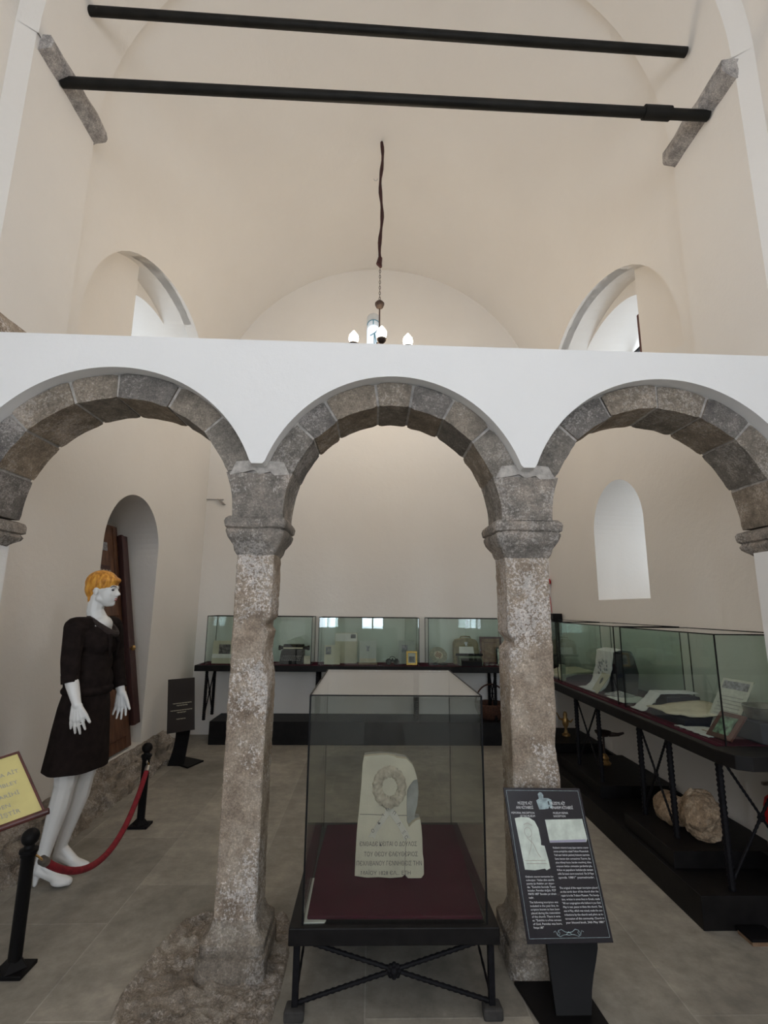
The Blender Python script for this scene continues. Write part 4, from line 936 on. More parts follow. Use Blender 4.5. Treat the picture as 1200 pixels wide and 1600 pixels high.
bm = new(); bx(bm, 1.135, 1.175, 6.183, 6.19, ZG+0.235, ZG+0.258); bx(bm, 1.148, 1.162, 6.18, 6.19, ZG+0.21, ZG+0.235); obj('lock', bm, 'silver', t)
t = thing('typewriter', 'green enamel portable typewriter with a white sheet of paper', 'typewriter', (1.175, 6.08, ZG))
bm = new(); add_prism(bm, [(-0.12, 0), (-0.12, 0.04), (-0.03, 0.095), (0.06, 0.11), (0.085, 0.09), (0.085, 0)], lambda u, v, d: Vector((d, 6.10+u, ZG+v)), 1.045, 1.315); obj('body', bm, 'green', t, bevel=0.01)
bm = new(); add_prism(bm, [(-0.125, 0.0), (-0.125, 0.045), (-0.06, 0.082), (-0.06, 0.0)], lambda u, v, d: Vector((d, 6.10+u, ZG+v)), 1.06, 1.30); obj('keyboard', bm, 'black', t)
bm = new(); add_tube(bm, [(1.02, 6.13, ZG+0.115), (1.34, 6.13, ZG+0.115)], 0.014, 12); obj('platen', bm, 'black', t, smooth=True)
bm = new(); add_prism(bm, [(1.065, 0.118), (1.245, 0.118), (1.238, 0.205), (1.068, 0.205)], lambda u, v, d: Vector((u, 6.125+d+v*0.2, ZG+v)), 0, 0.002); obj('paper', bm, 'paper', t)
picture_frame('wooden_picture_frame', 'large brown wooden framed panel leaning behind the small portrait', 1.335, 1.60, 6.22, ZG, 1.17, 0.022, 'mahogany', 'framewood', 0.1,
    extra=[('inner_moulding', [(0.2, 0.2), (0.8, 0.2), (0.8, 0.8), (0.2, 0.8), (0.2, 0.21), (0.215, 0.21), (0.215, 0.785), (0.785, 0.785), (0.785, 0.215), (0.2, 0.215)], 'mahogany')])
picture_frame('framed_portrait', 'small dark frame with a pale portrait in front of the wooden panel', 1.50, 1.592, 6.09, ZG, 1.055, 0.014, 'black', 'face', 0.12)
bm = new()
for k, (x, y) in enumerate(((1.36, 6.03), (1.43, 6.045), (1.50, 6.03))):
    add_tube(bm, [(x+0.022*math.cos(2*PI*q/12), y+0.012*math.sin(2*PI*q/12), ZG+0.012+0.006*math.sin(2*PI*q/12)) for q in range(13)], 0.003, 6, cap=False)
add_tube(bm, [(1.36, 6.03, ZG+0.012), (1.50, 6.03, ZG+0.012)], 0.003, 6)
tag(obj('eyeglasses', bm, 'silver', None), 'thin metal rimmed glasses lying before the wooden panel', 'glasses')

# black post and alarm in the far right corner
bm = new(); bx(bm, 2.19, 2.285, 6.05, 6.33, ZC, 1.452)
o = thing('speaker_cabinet', 'tall narrow black cabinet standing in the far right corner behind the glass', 'cabinet', (2.24, 6.2, ZC)); obj('body', bm, 'blackwood', o, bevel=0.004)
bm = new(); bx(bm, 2.18, 2.292, 6.04, 6.34, 1.385, 1.455); obj('cap', bm, 'black', o, bevel=0.004)
t = thing('alarm_sounder', 'round red alarm sounder high in the far right corner', 'alarm', (2.26, 6.30, 1.85))
bm = new(); add_lathe(bm, [(0.045, 0), (0.05, -0.01), (0.048, -0.035), (0.03, -0.05), (0.004, -0.054)], (2.245, 6.396, 1.85), 20, 'Y'); obj('dome', bm, 'red', t, smooth=True)
bm = new(); add_tube(bm, [(2.262, 6.39, 1.81), (2.275, 6.388, 1.70), (2.285, 6.385, 1.60), (2.29, 6.38, 1.46)], 0.004, 6); obj('cable', bm, 'red', t)
bm = new(); bx(bm, -2.148, -1.93, 6.385, 6.399, 2.86, 2.868); add_prism(bm, [(-2.0, 2.87), (-1.955, 2.85), (-1.90, 2.80), (-1.93, 2.79), (-1.985, 2.845)], lambda u, v, d: Vector((u, d, v)), 6.36, 6.398)
tag(obj('wall_bracket', bm, 'silver', None), 'small white metal bracket on the plaster beside the left pillar top', 'bracket')

# ------------------------------------------------------------------ right counter
t = thing('side_counter', 'long black display counter on twisted iron legs along the right wall', 'counter', (2.0, 4.1, 0.15))
poly = [(1.70, 5.925), (1.675, 2.55), (1.70, 2.45), (1.76, 2.415), (2.02, 2.415), (2.02, 2.565), (2.29, 2.565), (2.29, 6.03), (2.29, 6.385), (1.67, 6.385), (1.67, 5.925)]
bm = new(); add_prism(bm, poly, lambda u, v, d: Vector((u, v, d)), ZC-0.065, ZC); obj('worktop', bm, 'blackwood', t, bevel=0.004)
bm = new(); add_prism(bm, [(1.735, 5.9), (1.72, 2.60), (2.26, 2.60), (2.26, 5.9)], lambda u, v, d: Vector((u, v, d)), ZC, ZC+0.004); obj('cloth_lining', bm, 'redcloth', t)
for ys in ((4.44, 4.02), (3.42, 3.09), (5.5, 5.15)):
    leg_pair(t, [(1.76, ys[0], 0), (1.76, ys[1], 0)], ZC-0.06, True, 0.2355, 0.017, 'X', 0.022)
leg_pair(t, [(1.80, 2.72, 0), (2.18, 2.72, 0)], ZC-0.06, True, 0.15, 0.017, 'Y', 0.022)
t2 = thing('floor_plinth', 'long black floor plinth under the counter along the right wall', 'plinth', (1.95, 4.3, 0))
bm = new(); bx(bm, 1.612, 2.295, 2.675, 5.935, 0.0, 0.15); obj('box', bm, 'blackwood', t2, bevel=0.004)
bm = new(); bx(bm, 2.270, 2.298, 2.70, 5.93, 0.15, 0.185); obj('skirting', bm, 'black', t2)
GR = 'glass cases on the right counter'
glass_box('counter_glass_case', 'glass case on the right counter over the cream blouse and metal bowl, nearest', 1.752, 2.235, 2.575, 3.555, ZG, 1.384, GR, top=True)
glass_box('counter_glass_case', 'glass case on the right counter over the white cloth on its navy stand', 1.752, 2.235, 3.655, 4.72, ZG, 1.386, GR, top=True)
glass_box('counter_glass_case', 'glass case at the far end of the right counter beside the right pillar', 1.752, 2.175, 4.80, 5.86, ZG, 1.388, GR, top=True)

def sheet(name, label, cat, path, y0, y1, m, th=0.004, jag=0.0, parent=None, nx=30, wob=0.004, extra=None):
    """a cloth strip: path of (x, z) swept in y"""
    t = bpy.data.objects.new(name, None) if False else None
    bm = new(); rows = []
    for i in range(nx+1):
        s = i/nx*(len(path)-1); k = min(int(s), len(path)-2); f = s-k
        p, q = path[k], path[k+1]; x, z = p[0]+(q[0]-p[0])*f, p[1]+(q[1]-p[1])*f
        row = []
        for j in range(13):
            v = j/12; y = y0+(y1-y0)*v
            jj = jag*math.sin(i*2.1)*(1 if j in (0, 12) else 0)
            row.append(bm.verts.new((x+wob*noise.noise(Vector((x*9, y*9, 1))), y+jj, z+abs(wob*noise.noise(Vector((x*12, y*12, 7)))))))
        rows.append(row)
    for a, b in zip(rows, rows[1:]):
        for j in range(12): bm.faces.new((a[j], a[j+1], b[j+1], b[j]))
    o = obj(name, bm, m, parent, smooth=True); s_ = o.modifiers.new('t', 'SOLIDIFY'); s_.thickness = th; s_.offset = 1
    bake(o)
    return tag(o, label, cat) if parent is None else o
# navy bust stand with an embroidered white cloth over it (rotated to face the room)
t = thing('cloth_stand', 'navy curved stand carrying the embroidered white cloth', 'stand', (2.06, 4.30, ZG))
bm = new(); add_prism(bm, [(1.90, 0.0), (2.12, 0.0), (2.14, 0.16), (2.11, 0.29), (2.06, 0.31), (2.00, 0.30), (1.98, 0.18)], lambda u, v, d: Vector((u, d, ZG+v)), 4.08, 4.34); obj('body', bm, 'navy', t, bevel=0.01)
t = thing('embroidered_cloth', 'white cloth with grey embroidery draped over the navy stand', 'cloth', (1.95, 4.25, ZG))
path = [(2.16, ZG+0.25), (2.13, ZG+0.32), (2.05, ZG+0.33), (1.975, ZG+0.315), (1.955, ZG+0.18), (1.91, ZG+0.05), (1.86, ZG+0.012), (1.79, ZG+0.006)]
sheet('linen', '', '', path, 4.15, 4.44, 'lace', 0.004, 0.006, t)
bm = new()
for k in range(26):
    a = random.random()*2*PI; r_ = math.sqrt(random.random()); v = 0.5+0.34*r_*math.sin(a); yy = 4.30+0.09*r_*math.cos(a)
    z = ZG+0.09+0.20*v; x = 1.955-0.012+(-0.03 if z < ZG+0.17 else 0.008)*1
    x = (1.955+(z-(ZG+0.18))/0.135*0.02 if z > ZG+0.18 else 1.955-(ZG+0.18-z)/0.13*0.045)-0.008
    add_ell(bm, (x, yy, z), (0.004, 0.009, 0.012), None, 8)
obj('embroidered_flowers', bm, 'greyemb', t)
c = thing('leaning_card', 'cream card with a small oval picture leaning on the white cloth', 'card', (1.85, 4.25, ZG))
def lean_card(par, pts, m, th=0.005, extra=()):
    P0, P1, P2, P3 = [Vector(p) for p in pts]; nn = (P1-P0).cross(P3-P0).normalized(); 
    if nn.x > 0: nn = -nn
    bm = new(); add_prism(bm, [(0, 0), (1, 0), (1, 1), (0, 1)], lambda u, v, d: P0+(P1-P0)*u+(P3-P0)*v+(P2-P1-P3+P0)*u*v+nn*d, 0, -th); obj('sheet', bm, m, par)
    for nm, poly, mm in extra:
        bm = new(); add_prism(bm, poly, lambda u, v, d: P0+(P1-P0)*u+(P3-P0)*v+nn*d, 0.0006, 0.0015); obj(nm, bm, mm, par)
lean_card(c, [(1.81, 4.24, ZG+0.002), (1.80, 4.10, ZG+0.002), (1.88, 4.02, ZG+0.155), (1.885, 4.17, ZG+0.158)], 'card', extra=[('oval_picture', [(0.5+0.13*math.cos(a), 0.62+0.15*math.sin(a)) for a in [2*PI*k/14 for k in range(14)]], 'photo')])
bm = new(); N = 20
v = [bm.verts.new((1.93+0.10*math.cos(2*PI*k/N)*(1+0.06*(k % 2)), 4.00+0.11*math.sin(2*PI*k/N)*(1+0.06*(k % 2)), ZG+0.012)) for k in range(N)]; top = bm.verts.new((1.93, 4.0, ZG+0.04))
for k in range(N): bm.faces.new((v[k], v[(k+1) % N], top))
r = bmesh.ops.extrude_face_region(bm, geom=bm.faces[:]); bmesh.ops.translate(bm, verts=[q for q in r['geom'] if isinstance(q, bmesh.types.BMVert)], vec=(0, 0, -0.006))
tag(obj('lace_doily', bm, 'greyemb', None), 'small grey lace piece lying at the foot of the navy stand', 'lace')
sheet('white_napkin', 'flat white cloth lying between the navy stand and the case end', 'cloth', [(1.80, ZG+0.004), (1.92, ZG+0.006), (2.05, ZG+0.005)], 3.68, 3.95, 'lace', 0.003, 0.008)
# second case: white cloth over a small black block
bm = new(); bx(bm, 1.93, 2.15, 3.36, 3.50, ZG, ZG+0.10); tag(obj('display_block', bm, 'navy', None, bevel=0.003), 'small black block under the white cloth behind the cream blouse', 'block')
sheet('draped_cloth', 'plain white cloth falling over a small black block', 'cloth', [(2.18, ZG+0.112), (2.05, ZG+0.112), (1.92, ZG+0.112), (1.87, ZG+0.06), (1.80, ZG+0.006), (1.775, ZG+0.005)], 3.40, 3.54, 'lace', 0.003, 0.004)
t = thing('display_tray', 'black sloping tray carrying the cream blouse', 'tray', (1.95, 3.2, ZG))
bm = new(); add_prism(bm, [(0.0, 0.0), (0.0, 0.035), (0.33, 0.075), (0.33, 0.0)], lambda u, v, d: Vector((1.80+u, d, ZG+v)), 2.98, 3.33); obj('body', bm, 'navy', t, bevel=0.002)
bm = new(); N = 26; out = []
outl = [(1.79, 3.36), (1.80, 3.22), (1.785, 3.13), (1.83, 3.06), (1.86, 2.99), (1.93, 2.955), (2.06, 2.945), (2.13, 2.98), (2.12, 3.10), (2.14, 3.22), (2.12, 3.33), (1.98, 3.36), (1.88, 3.34)]
cen = bm.verts.new((1.97, 3.16, ZG+0.082)); rings = []
for s_ in (0.33, 0.66, 1.0):
    ring = []
    for i in range(len(outl)*3):
        a, b = outl[(i//3) % len(outl)], outl[(i//3+1) % len(outl)]; f = (i % 3)/3
        x = a[0]+(b[0]-a[0])*f; y = a[1]+(b[1]-a[1])*f; x = 1.97+(x-1.97)*s_; y = 3.16+(y-3.16)*s_
        z = ZG+0.035+(x-1.80)/0.33*0.04+0.006+0.012*abs(noise.noise(Vector((x*22, y*22, 3)))) ; z = max(z, ZG+0.006)
        ring.append(bm.verts.new((x, y, z)))
    rings.append(ring)
m_ = len(rings[0])
for i in range(m_): bm.faces.new((cen, rings[0][i], rings[0][(i+1) % m_]))
for a, b in zip(rings, rings[1:]):
    for i in range(m_): bm.faces.new((a[i], a[(i+1) % m_], b[(i+1) % m_], b[i]))
o = obj('folded_blouse', bm, 'cream', None, smooth=True); q = o.modifiers.new('t', 'SOLIDIFY'); q.thickness = 0.006; q.offset = 1; bake(o)
tag(o, 'crumpled cream linen blouse laid out on the black tray', 'blouse')
t = thing('lace_mat', 'white scalloped lace mat with a brown flower motif near the picture frame', 'lace mat', (1.85, 2.9, ZG))
bm = new(); pts = []
cor = [(1.765, 3.02), (1.775, 2.74), (1.93, 2.78), (1.96, 2.93), (1.90, 2.985)]
for i in range(5):
    a, b = Vector(cor[i]), Vector(cor[(i+1) % 5]); nd = (b-a).orthogonal().normalized()
    for k in range(10): pts.append(tuple(a+(b-a)*k/10+nd*(0.007 if k % 2 else -0.002)))
add_prism(bm, pts, lambda u, v, d: Vector((u, v, d)), ZG+0.001, ZG+0.005); obj('mat', bm, 'lace', t)
bm = new()
for k in range(14): add_ell(bm, (1.865+random.uniform(-0.02, 0.02), 2.85+random.uniform(-0.05, 0.05), ZG+0.006), (0.008, 0.012, 0.002), None, 8)
obj('flower_motif', bm, 'embroidery', t)
c = thing('standing_document', 'long cream document leaning upright beside the metal bowl', 'document', (2.0, 2.95, ZG))
lean_card(c, [(1.94, 3.02, ZG+0.003), (1.97, 2.82, ZG+0.003), (2.10, 2.80, ZG+0.27), (2.07, 3.0, ZG+0.27)], plain('aged_paper', (0.48, 0.48, 0.42, 1), 0.85, var=0.12, nscale=40), extra=[('document_head', rect(0.08, 0.80, 0.92, 0.95), 'greyprint')]+[('text_line', rect(0.12, 0.15+0.07*k, 0.88, 0.165+0.07*k), 'texttan') for k in range(8)])
c = thing('small_picture_frame', 'small square dark wooden frame with a green picture propped on the lace mat edge', 'picture frame', (1.85, 2.74, ZG))
P = [(1.795, 2.79, ZG+0.008), (1.82, 2.64, ZG+0.008), (1.90, 2.62, ZG+0.13), (1.875, 2.77, ZG+0.13)]
lean_card(c, P, 'mahogany', 0.012, extra=[('picture', rect(0.18, 0.16, 0.82, 0.84), plain('green_picture', (0.10, 0.17, 0.11, 1), 0.3, var=0.9, nscale=30))])
bm = new(); bx(bm, 1.955, 2.215, 2.60, 2.80, ZG, ZG+0.10); tag(obj('display_block', bm, 'navy', None, bevel=0.004), 'black block under the metal bowl in the nearest case', 'block')
bm = new(); add_lathe(bm, [(0.075, 0.0), (0.098, 0.004), (0.108, 0.03), (0.112, 0.062), (0.118, 0.066), (0.112, 0.067), (0.104, 0.06), (0.098, 0.03), (0.08, 0.010)], (2.08, 2.70, ZG+0.101), 36)
tag(obj('metal_bowl', bm, 'silver', None, smooth=True), 'round tinned metal bowl on a black block at the near end of the counter', 'bowl')
bm = new(); add_prism(bm, [(0, 0), (0.05, 0), (0.04, 0.02), (0.055, 0.14), (0.04, 0.20), (0.02, 0.20), (0.015, 0.10)], lambda u, v, d: Vector((2.06+d, 4.62+u, ZG+v)), 0, 0.03)
tag(obj('dark_figurine', bm, 'bronze', None, bevel=0.004), 'small dark leaning figure at the far end of the middle right case', 'figurine')
sheet('folded_linen', 'pale folded linen lying in the far right case beside the pillar', 'linen', [(1.80, ZG+0.008), (1.95, ZG+0.05), (2.12, ZG+0.06)], 4.86, 5.30, 'cream', 0.02, 0.004)
bm = new(); bx(bm, 1.80, 1.84, 4.84, 4.90, ZG, ZG+0.14); tag(obj('cream_booklet', bm, 'card', None), 'upright cream booklet standing at the near end of the far right case', 'booklet')

# things below the right counter
for i, (x0, x1, y0, y1, lb) in enumerate(((1.64, 2.26, 2.93, 3.46, 'black box under the counter carrying the brown rock'), (1.70, 2.26, 3.93, 4.72, 'black box under the counter carrying the oil lamp'), (1.72, 2.26, 5.10, 5.75, 'black box under the counter behind the right pillar'))):
    bm = new(); bx(bm, x0, x1, y0, y1, 0.15, 0.235); tag(obj('pedestal_box', bm, 'blackwood', None, bevel=0.003), lb, 'pedestal', 'low boxes on the plinth')
bm = new(); add_ell(bm, (1.90, 3.08, 0.36), (0.10, 0.12, 0.125), Matrix.Rotation(0.5, 3, 'X'), 40); add_ell(bm, (1.86, 3.30, 0.315), (0.08, 0.13, 0.085), None, 36); add_ell(bm, (1.88, 3.05, 0.28), (0.06, 0.07, 0.05), None, 30)
o = obj('brown_rock', bm, 'rock', None)
r = o.modifiers.new('r', 'REMESH'); r.mode = 'VOXEL'; r.voxel_size = 0.006; bake(o)
for v in o.data.vertices:
    p = v.co; q = noise.noise(p*13)*0.040+noise.noise(p*32)*0.018+noise.noise(p*70)*0.004
    v.co = p+(p-Vector((1.89, 3.17, 0.33))).normalized()*q; v.co.z = max(v.co.z, 0.2355)
o.data.shade_smooth(); tag(o, 'craggy light brown rock on a black box under the right counter', 'rock')
t = thing('oil_lamp', 'bronze footed dish lamp on the box under the right counter', 'lamp', (1.98, 4.45, 0.235))
bm = new(); add_lathe(bm, [(0.045, 0), (0.05, 0.012), (0.03, 0.03), (0.035, 0.05), (0.02, 0.075), (0.008, 0.085)], (1.98, 4.45, 0.2355), 20); obj('foot', bm, 'brass', t, smooth=True)
bm = new(); add_tube(bm, [(1.98, 4.45, 0.31), (1.98, 4.45, 0.46)], 0.009, 10); obj('stem', bm, 'bronze', t, smooth=True)
bm = new(); add_lathe(bm, [(0.01, 0.0), (0.04, 0.008), (0.062, 0.03), (0.068, 0.045), (0.06, 0.043), (0.03, 0.02)], (1.98, 4.45, 0.45), 24); add_tube(bm, [(2.02, 4.43, 0.475), (2.08, 4.39, 0.482), (2.12, 4.37, 0.50)], [0.02, 0.014, 0.008], 8); obj('dish', bm, 'bronze', t, smooth=True)
t = thing('brass_figure', 'small brass figure with a raised arm on the far box under the counter', 'figurine', (2.02, 5.4, 0.235))
bm = new(); add_lathe(bm, [(0.04, 0), (0.04, 0.015), (0.02, 0.03), (0.012, 0.07), (0.03, 0.11), (0.034, 0.15), (0.018, 0.18), (0.022, 0.20), (0.018, 0.225), (0.004, 0.235)], (2.02, 5.40, 0.2355), 18); obj('body', bm, 'brass', t, smooth=True)
bm = new(); add_tube(bm, [(2.02, 5.40, 0.385), (1.96, 5.40, 0.40), (1.93, 5.39, 0.46)], [0.012, 0.009, 0.006], 8); add_tube(bm, [(2.03, 5.40, 0.385), (2.07, 5.39, 0.37), (2.09, 5.38, 0.40)], [0.012, 0.009, 0.006], 8); obj('arms', bm, 'brass', t, smooth=True)
t = thing('fire_extinguisher', 'red fire extinguisher at the right edge behind the counter leg', 'fire extinguisher', (2.178, 2.86, 0.235))
bm = new(); add_lathe(bm, [(0.05, 0), (0.055, 0.01), (0.055, 0.24), (0.045, 0.28), (0.018, 0.305), (0.015, 0.32)], (2.178, 2.86, 0.236), 24); obj('cylinder', bm, 'red', t, smooth=True)
bm = new(); add_lathe(bm, [(0.016, 0.0), (0.018, 0.03), (0.008, 0.04)], (2.178, 2.86, 0.554), 12); bx(bm, 2.12, 2.20, 2.852, 2.868, 0.585, 0.60); obj('valve', bm, 'silver', t)
bm = new(); add_lathe(bm, [(0.0556, 0), (0.0556, 0.08)], (2.178, 2.86, 0.30), 24); obj('label_band', bm, 'paper', t)
t2.location = (1.95, 4.3, 0)
bm = new(); bx(bm, 2.115, 2.24, 2.80, 2.925, 0.15, 0.2355); tag(obj('small_block', bm, 'blackwood', None), 'small black block under the red fire extinguisher', 'block')
t = thing('door_wedge', 'small black plate with a tan edge on the floor by the plinth end', 'plate', (1.83, 2.62, 0))
bm = new(); bx(bm, 1.76, 1.90, 2.56, 2.665, 0.018, 0.03); obj('plate', bm, 'black', t, bevel=0.002)
bm = new(); bx(bm, 1.765, 1.89, 2.565, 2.66, 0.0, 0.018); obj('wooden_edge', bm, 'framewood', t)
# basket on the back plinth
t = thing('wicker_basket', 'brown wicker basket with a tall hoop handle on the back plinth', 'basket', (1.43, 6.14, 0.245))
bm = new(); add_lathe(bm, [(0.11, 0.0), (0.14, 0.02), (0.172, 0.10), (0.185, 0.155), (0.19, 0.17), (0.18, 0.17), (0.165, 0.10), (0.13, 0.025)], (1.43, 6.14, 0.2455), 36)
for k in range(36):
    a = 2*PI*k/36; add_tube(bm, [(1.43+r_*math.cos(a), 6.14+r_*math.sin(a), 0.2455+z) for r_, z in ((0.125, 0.015), (0.16, 0.06), (0.182, 0.12), (0.192, 0.165))], 0.004, 5)
obj('bowl', bm, 'wicker', t, smooth=True)
bm = new(); add_tube(bm, [(1.43+0.187*math.cos(2*PI*k/36), 6.14+0.187*math.sin(2*PI*k/36), 0.415) for k in range(37)], 0.009, 8, cap=False); obj('rim', bm, 'wicker', t, smooth=True)
bm = new(); add_tube(bm, [(1.43-0.185*math.cos(PI*k/20), 6.14, 0.415+0.215*math.sin(PI*k/20)) for k in range(21)], 0.009, 8); obj('handle', bm, 'wicker', t, smooth=True)

# ------------------------------------------------------------------ the old door leaning in the niche
t = thing('old_door', 'old brown panelled wooden door leaning in the arched niche of the left wall', 'door', (XL-0.02, 4.5, 0.24))
LA = math.atan2(0.34, 1.95)
def dm(u, v, d): return Vector((-2.150-v*math.sin(LA)+d*math.cos(LA)-0.0, u, 0.262+v*math.cos(LA)+d*math.sin(LA)))   # u along y, v up the leaf, d out of it
def dprism(nm, u0, u1, v0, v1, d0, d1, m, par=t, bev=0.003):
    bm = new(); add_prism(bm, [(u0, v0), (u1, v0), (u1, v1), (u0, v1)], dm, d0, d1); return obj(nm, bm, m, par, bevel=bev)
dprism('leaf', 4.10, 4.90, 0.0, 2.02, -0.045, 0.0, 'doorwood')
for (u0, u1, v0, v1) in ((4.19, 4.80, 0.10, 0.55), (4.19, 4.80, 0.66, 1.05), (4.19, 4.80, 1.16, 1.42)):
    dprism('panel', u0, u1, v0, v1, 0.0, 0.012, 'doorwood', bev=0.008)
for (u0, u1, v0, v1) in ((4.12, 4.19, 0, 2.0), (4.80, 4.87, 0, 2.0)): dprism('stile', u0, u1, v0, v1, 0.0, 0.009, 'doorwood')
dprism('lattice_panel', 4.47, 4.70, 1.46, 1.62, 0.0, 0.012, 'doordark'); dprism('glazed_opening', 4.50, 4.68, 1.76, 1.84, 0.001, 0.008, 'greyprint')
bm = new()
for k in range(4): 
    u = 4.50+k*0.055; add_prism(bm, [(u, 1.49), (u+0.035, 1.49), (u+0.035, 1.58), (u, 1.58)], dm, 0.012, 0.016)
obj('carved_lattice', bm, 'printline', t)
dprism('frame_post', 4.87, 4.985, 0.17, 1.93, -0.03, 0.055, 'doordark', bev=0.005)
dprism('frame_bead', 4.85, 4.885, 0.17, 1.93, 0.03, 0.065, 'doordark', bev=0.004)
kp = dm(4.862, 0.85, 0.095); kp0 = dm(4.862, 0.85, 0.06); bm = new(); add_tube(bm, [kp0, kp], 0.009, 8); add_ell(bm, kp, (0.02, 0.026, 0.026), None, 16); obj('knob', bm, 'brass', t, smooth=True)

# ------------------------------------------------------------------ left sign on its stand
t = thing('small_information_stand', 'dark brown information sign on a black stand near the left corner', 'sign', (-1.85, 5.2, 0))
A_, B_, C_, D_ = Vector((-2.033, 5.32, 0.772)), Vector((-1.770, 5.32, 0.795)), Vector((-1.665, 5.12, 0.345)), Vector((-1.925, 5.12, 0.305))
n2 = (B_-A_).cross(D_-A_).normalized(); n2 = -n2 if n2.y > 0 else n2
def sm(u, v, d): return A_+(B_-A_)*u+(D_-A_)*v+(C_-B_-D_+A_)*u*v+n2*d
bm = new(); add_prism(bm, [(0, 0), (1, 0), (1, 1), (0, 1)], sm, -0.01, 0); obj('panel', bm, 'darksign', t, bevel=0.002)
bm = new()
for (u0, u1, v, n) in ((0.20, 0.90, 0.47, 20), (0.34, 0.75, 0.51, 12), (0.12, 0.92, 0.60, 24), (0.36, 0.70, 0.64, 10), (0.34, 0.68, 0.76, 8)):
    for k in range(n):
        a = u0+(u1-u0)*k/n; h = 0.016*(1 if k % 3 else 0.7); add_prism(bm, [(a, v), (a+(u1-u0)/n*0.72, v), (a+(u1-u0)/n*0.72, v+h), (a, v+h)], sm, 0.0004, 0.001)
obj('lettering', bm, 'card', t)
bm = new(); rows = []
for k in range(9):
    s = k/8; z = 0.42*(1-s); y = 5.20+0.05*math.sin(s*PI); hw = 0.075-0.012*math.sin(s*PI); xc = -1.80-0.045*s
    rows.append([bm.verts.new(p) for p in ((xc-hw, y-0.01, z), (xc+hw, y-0.01, z), (xc+hw, y+0.01, z), (xc-hw, y+0.01, z))])
for p, q in zip(rows, rows[1:]):
    for i in range(4): bm.faces.new((p[i], q[i], q[(i+1) % 4], p[(i+1) % 4]))
bm.faces.new(rows[0]); bm.faces.new(rows[-1][::-1]); obj('stand_leg', bm, 'black', t)
bm = new(); add_prism(bm, [(-2.05, 5.36), (-1.92, 5.50), (-1.62, 5.33), (-1.70, 5.11)], lambda u, v, d: Vector((u, v, d)), 0.001, 0.014); obj('base_plate', bm, 'black', t, bevel=0.002)

# ------------------------------------------------------------------ rope barrier
def post(label, x, y, rz):
    t = thing('barrier_post', label, 'barrier post', (x, y, 0), 'rope barrier posts')
    bm = new(); add_lathe(bm, [(0.026, 0.03), (0.026, 0.43), (0.03, 0.435), (0.030, 0.445), (0.036, 0.45), (0.036, 0.462), (0.022, 0.468), (0.018, 0.48)], (x, y, 0), 20); obj('tube', bm, 'black', t, smooth=True)
    bm = new(); add_ell(bm, (x, y, 0.508), (0.035, 0.035, 0.035), None, 20); obj('ball_finial', bm, 'black', t, smooth=True)
    bm = new(); add_prism(bm, [(x-0.065, y-0.055), (x+0.065, y-0.055), (x+0.065, y+0.055), (x-0.065, y+0.055)], lambda u, v, d: Vector((u, v, d)), 0, 0.016)
    add_lathe(bm, [(0.06, 0.016), (0.03, 0.05)], (x, y, 0), 4); obj('base', bm, 'black', t, bevel=0.003)
    bm = new(); add_tube(bm, [(x+0.034*math.cos(rz)+0.012*math.cos(a)*math.cos(rz), y+0.034*math.sin(rz)+0.012*math.cos(a)*math.sin(rz), 0.42+0.012*math.sin(a)) for a in [2*PI*k/10 for k in range(11)]], 0.004, 6, cap=False); obj('ring', bm, 'silver', t)
post('black barrier post with a ball top at the left edge, nearest the camera', -1.465, 2.44, 1.7)
post('black barrier post with a ball top, standing before the dark brown sign', -1.575, 3.85, -1.0)
t = thing('barrier_rope', 'sagging red velvet rope hooked between the two black posts', 'rope', (-1.5, 3.1, 0.1))
pa, pb = Vector((-1.44, 2.53, 0.37)), Vector((-1.545, 3.80, 0.37)); pts = []
for k in range(25):
    s = k/24; p = pa+(pb-pa)*s; p.z = 0.37-0.24*(4*s*(1-s)); p.x += 0.03*math.sin(PI*s); pts.append(p)
bm = new(); add_tube(bm, pts, 0.0165, 12); obj('rope', bm, 'redrope', t, smooth=True)
for (p, q, e) in ((pts[0], pts[1], Vector((-1.467, 2.478, 0.425))), (pts[-1], pts[-2], Vector((-1.558, 3.815, 0.425)))):
    d = (p-q).normalized(); bm = new(); add_tube(bm, [p-d*0.008, p+d*0.035], 0.019, 12); cap_ = obj('end_cap', bm, 'silver', t, smooth=True)
    bm = new(); add_tube(bm, [p+d*0.035, p+d*0.05+Vector((0.004, 0, 0)), (p+d*0.05+e)/2+Vector((0.006, 0, 0)), e], 0.005, 6); obj('hook', bm, 'brass', cap_, smooth=True)

# ------------------------------------------------------------------ yellow lectern sign at the left edge
t = thing('yellow_sign', 'yellow printed card in a mahogany tray, tilted at the left edge', 'sign', (-1.36, 1.95, 0))
Q = [Vector(p) for p in ((-1.62, 1.98, 0.86), (-1.335, 2.08, 0.945), (-1.150, 1.98, 0.775), (-1.435, 1.88, 0.69))]   # far-left, far-right, near-right, near-left
Q0, Q1, Q2, Q3 = Q; n3 = (Q1-Q0).cross(Q3-Q0).normalized(); n3 = -n3 if n3.z < 0 else n3
if n3.y > 0: pass
def ym(u, v, d): return Q0+(Q1-Q0)*u+(Q3-Q0)*v+n3*d
bm = new(); add_prism(bm, [(0, 0), (1, 0), (1, 1), (0, 1)], ym, -0.006, 0); obj('card', bm, 'yellow', t)
bm = new()
for (a, b, c_, d_) in ((-0.01, -0.02, 1.01, 0.01), (0.985, -0.02, 1.01, 1.0), (-0.01, -0.02, 0.01, 1.0)): add_prism(bm, [(a, b), (c_, b), (c_, d_), (a, d_)], ym, -0.008, 0.004)
obj('frame', bm, 'mahogany', t)
bm = new(); add_tube(bm, [ym(-0.03, 1.01, 0.004), ym(1.04, 1.01, 0.004)], 0.011, 10); obj('ledge', bm, 'mahogany', t, smooth=True)
